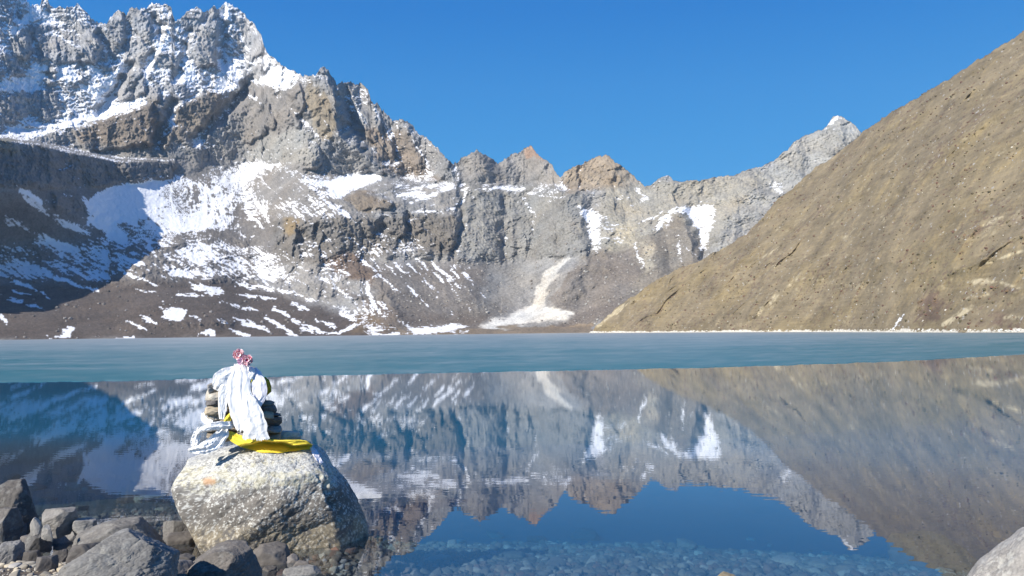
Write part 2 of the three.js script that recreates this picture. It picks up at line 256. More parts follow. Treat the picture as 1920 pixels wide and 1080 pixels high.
tone([[1225, 440], [1274, 394], [1318, 470], [1316, 510], [1130, 600], [1040, 570], [1060, 520], [1110, 475]], [0.235, 0.205, 0.165], 8);
tone([[1110, 480], [1060, 520], [1030, 570], [1080, 600], [1150, 590], [1200, 520], [1190, 470]], [0.215, 0.185, 0.155], 8);
tone([[1200, 455], [1222, 452], [1226, 500], [1210, 510]], [0.42, 0.37, 0.28], 5);
tone([[1070, 596], [1210, 545], [1130, 600], [1090, 624], [1000, 622]], [0.17, 0.145, 0.125], 6);
tone([[1150, 425], [1190, 420], [1195, 460], [1145, 468]], [0.44, 0.39, 0.29], 8);
tone([[740, 618], [900, 611], [1000, 614], [1115, 610], [1115, 640], [740, 640]], [0.26, 0.20, 0.135], 3);
const FAN = [[893, 613], [935, 600], [965, 588], [995, 570], [1000, 552], [1010, 535], [1030, 505], [1055, 487], [1068, 487], [1050, 512], [1030, 535], [1020, 560], [1022, 575], [1060, 582], [1074, 588], [1050, 596], [1000, 604], [960, 611], [930, 615]];
tone(FAN, [0.62, 0.58, 0.51], 2.5); tone([[893, 613], [940, 598], [1000, 576], [1020, 578], [1074, 588], [1050, 597], [1000, 605], [930, 615]], [0.74, 0.70, 0.62], 3);
// snow: how much of it lies where, then single fields and streaks
snow.poly([[-450, -80], [520, -80], [600, 140], [640, 260], [500, 290], [300, 280], [150, 240], [-450, 262]], 0.76, 14)
  .poly([[430, 190], [480, 155], [560, 165], [625, 185], [630, 260], [560, 275], [470, 285], [400, 280], [380, 250]], 0.36, 10)
  .poly([[630, 160], [700, 165], [760, 225], [860, 310], [850, 340], [740, 330], [640, 240]], 0.5, 8)
  .poly([[-450, 262], [60, 262], [300, 285], [480, 270], [430, 320], [190, 350], [-450, 350]], 0.3, 8)
  .poly([[20, 345], [90, 362], [160, 375], [220, 340], [300, 322], [330, 340], [400, 350], [440, 370], [430, 430], [350, 440], [320, 450], [250, 440], [190, 425], [110, 400], [40, 368]], 0.8, 12)
  .poly([[400, 345], [450, 305], [520, 300], [600, 335], [640, 400], [600, 430], [530, 410], [460, 400]], 0.55, 14)
  .poly([[-420, 430], [180, 430], [380, 450], [520, 470], [560, 530], [440, 530], [300, 500], [180, 520], [-420, 520]], 0.58, 16)
  .poly([[-450, 540], [220, 530], [440, 530], [620, 580], [700, 640], [-450, 640]], 0.02, 14)
  .poly([[510, 415], [660, 405], [860, 400], [862, 470], [740, 480], [640, 520], [520, 500]], 0.4, 12)
  .poly([[640, 500], [720, 480], [860, 500], [960, 520], [930, 600], [780, 612], [700, 570]], 0.14, 12)
  .poly([[700, 350], [860, 345], [870, 410], [760, 400]], 0.34, 8)
  .poly([[862, 345], [1110, 350], [1100, 380], [1000, 380], [870, 370]], 0.3, 8)
  .poly([[862, 378], [1090, 385], [1110, 475], [860, 490]], 0.16, 8)
  .poly([[855, 270], [1210, 270], [1200, 345], [855, 340]], 0.16, 5)
  .poly([[930, 490], [1110, 480], [1230, 440], [1320, 500], [1100, 630], [880, 630]], -0.1, 8)
  .poly([[1130, 350], [1260, 350], [1440, 320], [1600, 210], [1640, 250], [1480, 360], [1350, 470], [1180, 460]], 0.16, 8);
snow.poly([[100, 365], [150, 372], [166, 405], [140, 410], [108, 392]], 0.1, 5).poly([[-300, 285], [90, 288], [220, 304], [330, 304], [310, 330], [190, 344], [-300, 350]], 0.26, 8);
for (const [p] of BLOCKS.slice(0, 31)) snow.poly(p, 0.27, 5, 0.85);
for (const [p] of BLOCKS.slice(31, 45)) snow.poly(p, 0.16, 4, 0.75);
snow.poly([[276, 192], [325, 190], [300, 285], [282, 275]], 0.4, 5);
const SNOWFIELDS = [
  [[0, 252], [20, 238], [60, 230], [110, 232], [140, 220], [200, 207], [250, 195], [275, 182], [270, 196], [225, 212], [180, 222], [140, 236], [100, 246], [50, 258], [0, 254]], [[0, 145], [40, 146], [62, 118], [95, 122], [80, 158], [62, 172], [30, 170], [0, 175]],
  [[125, 165], [160, 160], [195, 150], [230, 112], [240, 122], [222, 145], [214, 175], [188, 195], [160, 172]], [[100, 125], [140, 122], [150, 150], [120, 160], [108, 150]], [[158, 122], [185, 125], [190, 145], [172, 152]],
  [[395, 175], [405, 150], [425, 120], [440, 112], [450, 130], [452, 160], [458, 168], [446, 182], [430, 172], [410, 172]], [[480, 112], [505, 112], [530, 125], [560, 138], [548, 160], [520, 178], [505, 160], [500, 130]], [[500, 140], [520, 145], [516, 162], [496, 160], [470, 155], [480, 145]],
  [[270, 120], [300, 80], [320, 70], [310, 95], [290, 105], [280, 140], [282, 160], [268, 165]], [[355, 120], [372, 135], [380, 150], [350, 155], [330, 150], [345, 135]], [[60, 20], [75, 12], [85, 25], [95, 35], [75, 30], [55, 45], [35, 60], [20, 72], [22, 50], [40, 35]],
  [[75, 28], [98, 36], [118, 50], [125, 58], [100, 45], [78, 36]], [[410, 16], [424, 8], [434, 30], [428, 42], [414, 24]], [[165, 412], [190, 402], [215, 412], [240, 440], [238, 458], [205, 448], [182, 428]],
  [[318, 340], [335, 322], [352, 336], [392, 356], [418, 380], [446, 372], [436, 408], [420, 430], [404, 418], [370, 400], [340, 408], [325, 380]], [[310, 398], [325, 402], [345, 430], [335, 436], [312, 412]], [[612, 348], [640, 327], [700, 320], [715, 332], [690, 346], [655, 352], [640, 372], [622, 368]],
  [[450, 312], [482, 298], [500, 306], [520, 312], [490, 322], [460, 326]], [[1085, 383], [1126, 405], [1126, 435], [1118, 472], [1111, 468], [1107, 435], [1092, 405]], [[1230, 428], [1244, 405], [1270, 389], [1307, 380], [1341, 383], [1337, 405], [1330, 442], [1318, 480], [1315, 468], [1311, 435], [1289, 405], [1274, 395], [1255, 417], [1233, 431]],
  [[300, 576], [330, 574], [348, 582], [346, 598], [326, 602], [306, 594]], [[368, 628], [392, 610], [408, 618], [406, 632]], [[88, 632], [118, 626], [126, 614], [134, 614], [134, 632]], [[216, 634], [256, 632], [256, 638], [216, 638]], [[355, 532], [380, 530], [408, 540], [418, 548], [400, 553], [370, 546]], [[780, 618], [850, 610], [872, 612], [800, 622]],
  [[1446, 344], [1462, 346], [1468, 362], [1456, 358]],
  [[24, 342], [60, 358], [100, 398], [140, 414], [172, 440], [120, 434], [70, 402], [36, 372]], [[0, 395], [50, 415], [110, 450], [160, 470], [110, 470], [50, 440], [0, 420]], [[160, 378], [200, 352], [240, 345], [290, 332], [310, 345], [280, 400], [245, 418], [190, 415], [172, 402]],
];
SNOWFIELDS.forEach((p, i) => snow.poly(p, i === 14 ? 0.72 : 0.96, 7));
const STREAKS = [
  [[[240, 125], [216, 170], [190, 206]], 9], [[[458, 172], [420, 212], [372, 256]], 7], [[[350, 185], [328, 208], [318, 240], [292, 278]], 10], [[[645, 452], [700, 505], [745, 547]], 5], [[[655, 448], [718, 507]], 4], [[[690, 455], [706, 480]], 4], [[[740, 445], [775, 477], [830, 530]], 6], [[[775, 445], [815, 492], [862, 540]], 5],
  [[[790, 498], [800, 527], [826, 552]], 4], [[[640, 505], [685, 532], [705, 575]], 7], [[[685, 530], [712, 514]], 6], [[[480, 537], [530, 543], [594, 566]], 5], [[[532, 482], [580, 512], [616, 526]], 5], [[[480, 470], [500, 485], [532, 477]], 7], [[[550, 488], [575, 475], [597, 446]], 5], [[[480, 378], [512, 425]], 7], [[[632, 385], [672, 420]], 7], [[[640, 440], [655, 448], [690, 440]], 6],
  [[[692, 396], [732, 406]], 4], [[[718, 364], [744, 388]], 4], [[[745, 365], [800, 366], [845, 352], [872, 344]], 5], [[[760, 396], [800, 399], [850, 393], [866, 376]], 6], [[[877, 350], [869, 370], [868, 380]], 5], [[[870, 412], [873, 440], [850, 487]], 4], [[[945, 412], [945, 440], [948, 476]], 3], [[[1000, 400], [1001, 440]], 3], [[[980, 372], [992, 385], [1000, 405], [1018, 402]], 5],
  [[[1191, 457], [1208, 504]], 6], [[[1262, 436], [1272, 448], [1276, 494]], 5], [[[1085, 316], [1089, 357]], 4], [[[1155, 337], [1152, 358]], 3], [[[1050, 330], [1057, 358]], 6], [[[851, 305], [859, 336]], 6], [[[0, 515], [48, 535], [94, 556]], 8], [[[10, 544], [68, 557]], 6], [[[15, 560], [42, 566]], 6], [[[48, 574], [63, 573], [82, 584]], 6], [[[-6, 588], [12, 606]], 10],
  [[[0, 478], [74, 507], [96, 518], [140, 533], [186, 545]], 8], [[[137, 504], [164, 520]], 7], [[[222, 507], [260, 520], [298, 534]], 10], [[[307, 503], [335, 513], [357, 519]], 9], [[[330, 550], [380, 554]], 6], [[[440, 532], [518, 543], [594, 567]], 5], [[[444, 552], [480, 556], [527, 562]], 5], [[[414, 566], [464, 582]], 6], [[[465, 577], [484, 584]], 5], [[[262, 590], [294, 608]], 7], [[[240, 600], [284, 624]], 6], [[[296, 562], [318, 566]], 4],
  [[[355, 592], [372, 600]], 5], [[[548, 600], [600, 622], [632, 627]], 8], [[[592, 600], [630, 612]], 6], [[[636, 587], [664, 601]], 6], [[[636, 624], [680, 603]], 7], [[[548, 570], [578, 580]], 5], [[[510, 577], [542, 590]], 5], [[[440, 598], [470, 612]], 6], [[[462, 600], [500, 622]], 6], [[[430, 618], [470, 632]], 7], [[[500, 596], [540, 616]], 6], [[[520, 610], [556, 628]], 6], [[[560, 612], [590, 626]], 6], [[[700, 560], [740, 590], [772, 612]], 4], [[[740, 600], [780, 618]], 5], [[[410, 600], [440, 612]], 5],
  [[[1570, 219], [1562, 230], [1548, 242]], 5], [[[560, 460], [600, 500], [636, 530]], 3.5], [[[585, 462], [640, 508]], 3.5], [[[620, 470], [664, 520], [690, 560]], 3.5], [[[700, 470], [760, 530], [800, 575]], 3], [[[725, 478], [770, 520]], 3], [[[760, 490], [812, 548], [850, 590]], 3], [[[820, 500], [850, 540], [880, 580]], 3], [[[846, 505], [890, 560]], 2.6], [[[660, 545], [720, 590]], 3.5], [[[600, 520], [660, 560], [700, 590]], 3.5], [[[560, 525], [620, 556]], 3.5], [[[870, 510], [910, 560]], 2.6], [[[480, 330], [560, 400], [600, 440]], 4], [[[500, 320], [580, 370], [630, 420]], 4], [[[440, 380], [500, 430]], 4], [[[700, 375], [760, 380], [840, 366]], 4], [[[720, 345], [790, 352], [850, 343]], 4], [[[880, 360], [930, 352], [985, 356]], 4], [[[990, 360], [1040, 372], [1090, 366]], 4], [[[1010, 380], [1060, 372], [1080, 378]], 4],
  [[[40, 100], [100, 60], [150, 90], [210, 130]], 6], [[[100, 150], [160, 110], [200, 150]], 6], [[[300, 120], [330, 170], [360, 190]], 6], [[[350, 60], [345, 110], [330, 150]], 6], [[[425, 30], [450, 70], [470, 110]], 7], [[[440, 120], [470, 180], [500, 200]], 7], [[[520, 180], [560, 215], [600, 260]], 6], [[[640, 165], [660, 200], [690, 230]], 6], [[[700, 200], [730, 250], [750, 300]], 5], [[[765, 240], [790, 285], [806, 325]], 5], [[[250, 540], [290, 548]], 5], [[[170, 470], [240, 500]], 6], [[[60, 440], [150, 480]], 6], [[[0, 420], [60, 445], [120, 470]], 7], [[[330, 470], [400, 490], [440, 500]], 5], [[[380, 480], [470, 510]], 4], [[[200, 470], [280, 500]], 5], [[[580, 560], [640, 575]], 4], [[[1430, 350], [1400, 380]], 3], [[[1200, 420], [1240, 400]], 5], [[[1190, 355], [1212, 372], [1182, 386]], 5], [[[1140, 375], [1180, 370]], 4],
];
for (const [p, w] of STREAKS) snow.stroke(p, w < 4.1 ? w * 0.8 : w * 0.9, w < 4.1 ? 0.72 : 0.9, 4);
// the lie of the streaks in the snow cover: the dip of each slope, in degrees below level towards the right
streak.poly([[-450, 340], [330, 320], [430, 440], [600, 560], [700, 640], [-450, 640]], 24, 20).poly([[430, 300], [640, 330], [700, 430], [520, 420]], 38, 16).poly([[330, 320], [440, 340], [440, 430], [350, 440]], 78, 14)
  .poly([[60, 350], [300, 330], [330, 440], [160, 430]], 35, 12).poly([[640, 440], [960, 480], [930, 610], [640, 600]], 42, 14).poly([[700, 345], [880, 340], [880, 410], [720, 400]], -14, 8).poly([[860, 340], [1120, 340], [1120, 490], [860, 490]], -22, 8)
  .poly([[-450, -80], [560, -80], [600, 260], [300, 280], [-450, 262]], -32, 20).poly([[560, 100], [860, 300], [860, 340], [640, 330]], 55, 10).poly([[950, 260], [1210, 260], [1210, 350], [1050, 350]], -35, 8).poly([[1130, 350], [1460, 310], [1460, 360], [1300, 480]], -22, 10);

const R0 = 760, SPUR = [[-400, 240], [0, 256], [60, 264], [150, 284], [230, 298], [330, 296]];
const distance = (() => {                                     // level distance of the plain slope, by where it is seen: steepness summed up from the shore
  const du = 8, dv = 3, us = [], nv = 400; for (let u = -1520; u <= 1700; u += du) us.push(u);
  const grid = us.map((u) => {
    const r0 = R0 * (u < 0 ? 1 - 0.12 * sstep(0, -900, u) : 1), hz = horizonV(u) + FOCAL * EYE / r0, out = new Float32Array(nv); let r = r0, m0 = ray(u, hz).y;
    for (let j = 0; j < nv; j++) { const v = hz - j * dv, m = ray(u, v).y, S = Math.max(slope.get(u, v), m + 0.16); if (j) r += r * (m - m0) / (S - m); m0 = m; out[j] = Math.min(r, 2600); }
    return out;
  });
  const W = []; for (let k = -9; k <= 9; k++) W.push(Math.exp(-(k * k) / 22)); const all = W.reduce((p, q) => p + q);
  const soft = us.map((u, i) => { const out = new Float32Array(nv); for (let j = 0; j < nv; j++) { let t = 0; for (let k = -9; k <= 9; k++) t += W[k + 9] * Math.log(grid[Math.min(us.length - 1, Math.max(0, i + k))][j]); out[j] = t / all; } return out; });
  return (u, v) => {
    const hz = horizonV(u) + FOCAL * EYE / R0, x = clamp((u + 1520) / du, 0, us.length - 1.01), y = clamp((hz - v) / dv, 0, nv - 1.01), i = x | 0, j = y | 0, a = x - i, b = y - j;
    return Math.exp((soft[i][j] * (1 - b) + soft[i][j + 1] * b) * (1 - a) + (soft[i + 1][j] * (1 - b) + soft[i + 1][j + 1] * b) * a);
  };
})();
function mountains() {
  const cols = [], rows = 430, BACK = 8;
  for (let u = -1500; u < -420; u += 18) cols.push(u);
  for (let u = -420; u < -12; u += 5) cols.push(u);
  for (let u = -12; u <= 1660; u += 1.45) cols.push(u);
  const nc = cols.length, nr = rows + BACK + 1, pos = new Float32Array(nc * nr * 3), col = new Float32Array(nc * nr * 3), uvs = new Float32Array(nc * nr * 2), ridgeVal = new Float32Array(nc * nr), d = new THREE.Vector3(), p = new THREE.Vector3();
  for (let i = 0; i < nc; i++) {
    const u = cols[i], hz = horizonV(u), r0 = R0 * (u < 0 ? 1 - 0.12 * sstep(0, -900, u) : 1), vShore = hz + FOCAL * EYE / r0 + 0.6;
    const crag = u < 860 ? 3.2 : u < 1210 ? 2.6 : 1.6;
    const top = interp(SKYLINE, u) + crag * (0.9 - 1.9 * ridged(u / 17, 3.7, 0.2, 3) + 0.6 * N3(u / 5, 9, 0)) + (u < -60 ? 50 * sstep(-60, -220, u) * fbm(u / 45, 4, 4, 4, 0.6) : 0);
    for (let j = 0; j <= rows; j++) {
      const v = mix(vShore, top, j / rows), k = j * nc + i;
      ray(u, v, d);
      const m = d.y, wu = u + 5 * N3(u / 23, v / 23, 1.5), wv = v + 4 * N3(u / 23, v / 23, 8.5);
      // the spur on the left comes forward from the range: its flank faces away from the sun
      const crest = u < 330 ? interp(SPUR, u) : 300, r = distance(u, v) * (1 - 0.2 * sstep(400, -90, u) * sstep(crest - 3, crest + 7, v) * sstep(500, 340, v));
      const x = d.x * r, y = EYE + m * r, z = d.z * r;
      // crags: ribs that run down the fall line, broken by joints and ledges; small rubble over all
      const ro = rough.get(wu, wv), wx = 6 * N3(x / 60, y / 60, z / 60), wy = 6 * N3(x / 80 + 7, y / 80, z / 80);
      const arc = Math.atan2(x, -z) * 1500 + wx * 0.8, tall = y + wy, ribs = ridged((x + wx) / 95, (y + wy) / 190, z / 95, 4, 0.5), strata = fbm((x + wx) / 60, (y - 0.42 * x + wy) / 9, z / 60, 3);
      const big = facets(arc / 70, (tall + arc * 0.25) / 105, 3), mid = facets(arc / 27 + 0.15 * N3(x / 20, y / 20, z / 20), (tall - arc * 0.3) / 38, 7), low = facets(arc / 11, (tall + arc * 0.4) / 14, 11), chip = facets(arc / 4.6, tall / 5.5, 17);
      const rubble = fbm(x / 7, y / 7, z / 7, 3);
      let h = relief.get(wu, wv) + ro * (15 * (ribs - 0.35) + 17 * big * sstep(0.3, 0.7, ro) + 10 * mid * sstep(0.15, 0.5, ro) + 6 * low + 4 * chip + 2.2 * strata + 3.4 * (ridged(x / 6.5, y / 8, z / 6.5, 2, 0.6) - 0.4)) + (0.5 + 0.6 * ro) * rubble;
      h *= sstep(0, 30, y);
      ridgeVal[k] = ribs * 0.45 + (big + mid + low) * 0.35 + 0.3;
      const rr = r - h;
      pos[k * 3] = d.x * rr; pos[k * 3 + 1] = EYE + m * rr; pos[k * 3 + 2] = d.z * rr;
      uvs[k * 2] = u; uvs[k * 2 + 1] = v;
    }
    const kTop = rows * nc + i; p.set(pos[kTop * 3], pos[kTop * 3 + 1], pos[kTop * 3 + 2]);
    for (let b = 1; b <= BACK; b++) {                          // the far side, falling away behind the crest
      const k = (rows + b) * nc + i, out = [4, 12, 28, 60, 110, 180, 280, 420][b - 1], rr = Math.hypot(p.x, p.z), s = (rr + out) / rr;
      pos[k * 3] = p.x * s; pos[k * 3 + 1] = Math.max(-5, p.y - out * 1.1); pos[k * 3 + 2] = p.z * s; uvs[k * 2] = u; uvs[k * 2 + 1] = top; ridgeVal[k] = 0.4;
    }
  }
  const index = new Uint32Array((nc - 1) * (nr - 1) * 6);
  let q = 0;
  for (let j = 0; j < nr - 1; j++) for (let i = 0; i < nc - 1; i++) { const a = j * nc + i, b = a + 1, c = a + nc, e = c + 1; index.set((i + j) & 1 ? [a, b, c, b, e, c] : [a, b, e, a, e, c], q); q += 6; }
  const g = new THREE.BufferGeometry();
  g.setAttribute('position', new THREE.BufferAttribute(pos, 3)); g.setIndex(new THREE.BufferAttribute(index, 1)); g.computeVertexNormals();
  const n = g.attributes.normal.array;
  for (let k = 0; k < nc * nr; k++) {
    const x = pos[k * 3], y = pos[k * 3 + 1], z = pos[k * 3 + 2], u = uvs[k * 2], v = uvs[k * 2 + 1];
    const wu = u + 7 * N3(x / 26, y / 26, z / 26) + 3 * N3(x / 8, y / 8, z / 8), wv = v + 5 * N3(x / 26 + 9, y / 26, z / 26) + 2.4 * N3(x / 8 + 4, y / 8, z / 8);
    // rock and rubble: patches of tone, stains, single stones
    const patch = fbm(x / 42, y / 42, z / 42, 4), grain = N3(x / 3.1, y / 3.1, z / 3.1), speck = N3(x / 1.9 + 5, y / 1.9, z / 1.9), band = fbm(x / 70, (y - 0.42 * x) / 6, z / 70, 2);
    const b = Math.max(0.3, 1 + 0.28 * patch + 0.24 * grain + 0.2 * speck + 0.16 * band), warm = 0.05 * fbm(x / 60 + 3, y / 60, z / 60, 2);
    let cr = tones[0].get(wu, wv) * 0.82 * b * (1 + warm), cg = tones[1].get(wu, wv) * 0.82 * b, cb = tones[2].get(wu, wv) * 0.82 * b * (1 - warm * 1.4);
    // snow lies by field and streak, in hollows and on ledges, blown off the crests
    const a = Math.atan2(x, -z) * 1500, s = streak.get(u, v) * Math.PI / 180, al = a * Math.cos(s) - y * Math.sin(s), ac = a * Math.sin(s) + y * Math.cos(s);
    const ragged = 0.30 * fbm(al / 34, ac / 5.5, 2.2, 4, 0.62) + 0.17 * fbm(x / 9, y / 9, z / 9, 4, 0.6), ny = n[k * 3 + 1];
    const den = snow.get(u + 4 * N3(x / 24, y / 24, z / 24) + 2.4 * N3(x / 7, y / 7, z / 7), v + 3 * N3(x / 24 + 7, y / 24, z / 24) + 2.2 * N3(x / 7 + 3, y / 7, z / 7)), free = 1 - Math.abs(2 * clamp(den) - 1);
    const lie = 0.06 + 0.86 * den + ragged * (0.75 + 1.0 * free) + (0.15 + free) * (1.05 * (ny - 0.6) - 0.75 * (ridgeVal[k] - 0.42));
    const w = sstep(0.47, 0.55, lie);
    const white = 0.86 + 0.03 * grain;
    cr = mix(cr, white, w); cg = mix(cg, white, w); cb = mix(cb, white + 0.015, w);
    col[k * 3] = cr; col[k * 3 + 1] = cg; col[k * 3 + 2] = cb;
  }
  g.setAttribute('color', new THREE.BufferAttribute(col, 3));
  // one continuous surface, cut into its landforms
  const FORMS = [
    ['scree_fan', FAN, 'pale fan of white rubble spreading to the flat lake shore', 'scree fan'],
    ['lake_beach', [[740, 619], [900, 611], [1000, 613], [1120, 609], [1120, 660], [740, 660]], 'flat brown beach between the scree fan and the ice', 'beach'],
    ['moraine', [[-2000, 548], [0, 548], [220, 530], [440, 528], [620, 580], [760, 616], [740, 660], [-2000, 660]], 'low dark brown moraine with streaks of snow along the left shore', 'moraine'],
    ['distant_ridge', [[1208, 100], [1208, 360], [1330, 378], [1440, 340], [1460, 372], [1300, 520], [2000, 640], [2000, 100]], 'pale grey ridge with a pyramid summit behind the brown hillside', 'ridge'],
    ['rocky_peaks', [[853, 100], [853, 312], [868, 348], [1160, 362], [1208, 360], [1208, 100]], 'three small jagged brown peaks on the skyline at centre', 'peaks'],
    ['headwall', [[868, 348], [1160, 362], [1208, 360], [1330, 378], [1440, 340], [1460, 372], [1300, 520], [1120, 624], [1000, 613], [760, 620], [700, 480], [860, 490]], 'grey cliff headwall with gullies above brown scree slopes', 'cliffs'],
  ];
  const groups = FORMS.map(() => []).concat([[]]);
  for (let t = 0; t < index.length; t += 6) {
    const k = index[t], u = uvs[k * 2], v = uvs[k * 2 + 1];
    let f = FORMS.findIndex(([, p2]) => insidePoly(p2, u, v)); if (f < 0) f = FORMS.length;
    groups[f].push(t);
  }
  const rock = new THREE.MeshStandardMaterial({ vertexColors: true, roughness: 0.95, metalness: 0 }); rock.name = 'mountain rock and snow';
  groups.forEach((list, f) => {
    const ids = new Map(), idx = new Uint32Array(list.length * 6), P = [], Nn = [], C = []; let o = 0;
    for (const t of list) for (let e = 0; e < 6; e++) { const k = index[t + e]; let id = ids.get(k); if (id === undefined) { id = ids.size; ids.set(k, id); for (let c = 0; c < 3; c++) { P.push(pos[k * 3 + c]); Nn.push(n[k * 3 + c]); C.push(col[k * 3 + c]); } } idx[o++] = id; }
    const gg = new THREE.BufferGeometry();
    gg.setAttribute('position', new THREE.BufferAttribute(new Float32Array(P), 3)); gg.setAttribute('normal', new THREE.BufferAttribute(new Float32Array(Nn), 3)); gg.setAttribute('color', new THREE.BufferAttribute(new Float32Array(C), 3)); gg.setIndex(new THREE.BufferAttribute(idx, 1));
    const [name, , label, kind] = FORMS[f] ?? ['snowy_mountain', 0, 'big jagged grey mountain covered in snow at the left', 'mountain'];
    struct(name, gg, rock, label, kind);
  });
}
mountains();
function strew(name, label, count, seed, size, spots, palette, flat) {   // loose blocks or bushes lying on a slope
  const rand = rng(seed), g = new THREE.IcosahedronGeometry(1, 1), a = g.attributes.position; for (let k = 0; k < a.count; k++) { const f = 1 + 0.35 * N3(a.getX(k) * 1.7 + seed, a.getY(k) * 1.7, a.getZ(k) * 1.7); a.setXYZ(k, a.getX(k) * f, a.getY(k) * f * flat, a.getZ(k) * f); } g.computeVertexNormals();
  const im = new THREE.InstancedMesh(g, new THREE.MeshStandardMaterial({ roughness: 1 }), count), M = new THREE.Matrix4(), q = new THREE.Quaternion(), e = new THREE.Euler(), c = new THREE.Color(); im.name = name;
  for (let k = 0; k < count; k++) { const p = spots(rand), s = size * (0.4 + 1.3 * Math.pow(rand(), 3)) * (0.6 + p.r / 900), t = palette[Math.floor(rand() * palette.length)], b = 0.75 + 0.5 * rand(); e.set(rand() * 0.7, rand() * 6.3, rand() * 0.7); im.setMatrixAt(k, M.compose(new THREE.Vector3(p.x, p.y + s * 0.1, p.z), q.setFromEuler(e), new THREE.Vector3(s, s, s))); im.setColorAt(k, c.setRGB(t[0] * b, t[1] * b, t[2] * b)); }
  im.castShadow = im.receiveShadow = true; im.userData = { kind: 'stuff', label }; scene.add(im);
}
const onRange = (form, keep) => { const o = scene.children.find((m) => m.name === form), a = o.geometry.attributes.position; return (rand) => { for (;;) { const k = Math.floor(rand() * a.count), p = { x: a.getX(k), y: a.getY(k), z: a.getZ(k) }; p.r = Math.hypot(p.x, p.z); if (p.y > 0.5 && keep(p, rand)) return p; } }; };
strew('moraine_boulders', 'grey blocks scattered over the dark moraine', 500, 71, 0.7, onRange('moraine', (p) => p.r < 1300), [[0.2, 0.18, 0.16], [0.15, 0.13, 0.11], [0.27, 0.25, 0.23]], 0.8);
strew('scree_boulders', 'loose blocks on the scree below the cliffs', 1500, 72, 0.6, onRange('headwall', (p) => p.y < 130 && p.r < 1200), [[0.3, 0.27, 0.24], [0.22, 0.19, 0.16], [0.36, 0.34, 0.3]], 0.8);

// ---------------------------------------------------------------- the dry grass hillside on the right
const HILLTOP = [[1060, 640], [1111, 622], [1118, 609], [1135, 594], [1155, 579], [1192, 553], [1230, 524], [1274, 502], [1315, 487], [1331, 479], [1359, 462], [1400, 438], [1431, 408], [1459, 372], [1490, 348], [1531, 314], [1560, 294], [1590, 272], [1614, 250], [1630, 239], [1653, 223], [1680, 206], [1698, 195], [1725, 180], [1748, 166], [1803, 132], [1848, 104], [1887, 79], [1920, 58], [2000, 10], [2200, -110], [2600, -330], [3200, -520]];
const icefall = new Field(1640, 560, 1730, 640, 1, 0).stroke([[1674, 616], [1682, 604], [1691, 588]], 7, 1, 4), bare = new Field(1050, 0, 2000, 660, 2, 0), scrub = new Field(1050, 0, 2000, 660, 2, 0);
for (const [p, w, m] of [[[[1480, 532], [1510, 522], [1560, 528], [1640, 540]], 3, 0.5], [[[1600, 540], [1700, 545], [1790, 556]], 2, 0.35], [[[1430, 480], [1470, 455]], 5, 0.5], [[[1580, 450], [1610, 425]], 5, 0.5], [[[1500, 515], [1440, 570], [1400, 610]], 8, 0.5], [[[1118, 612], [1160, 580], [1180, 568]], 4, 0.8], [[[1810, 530], [1860, 528], [1920, 540]], 6, 0.8], [[[1770, 610], [1800, 590], [1815, 580]], 12, 0.8], [[[1620, 420], [1690, 400]], 4, 0.4], [[[1795, 275], [1850, 215]], 5, 0.4],
  [[[1840, 420], [1880, 405]], 7, 0.8], [[[1850, 490], [1920, 470]], 6, 0.7], [[[1560, 420], [1600, 395]], 3, 0.4], [[[1440, 505], [1480, 490]], 4, 0.4], [[[1800, 560], [1850, 550]], 6, 0.7], [[[1880, 600], [1920, 590]], 8, 0.7]]) bare.stroke(p, w * 0.8, Math.min(1, m * 1.15), 7);
scrub.poly([[1720, 560], [1760, 545], [1780, 570], [1760, 600], [1720, 605]], 0.9, 22).poly([[1830, 590], [1880, 580], [1920, 600], [1920, 620], [1820, 615]], 0.5, 14).poly([[1880, 410], [1920, 395], [1920, 430]], 0.5, 14).poly([[1840, 540], [1900, 520], [1920, 560], [1860, 570]], 0.4, 14);
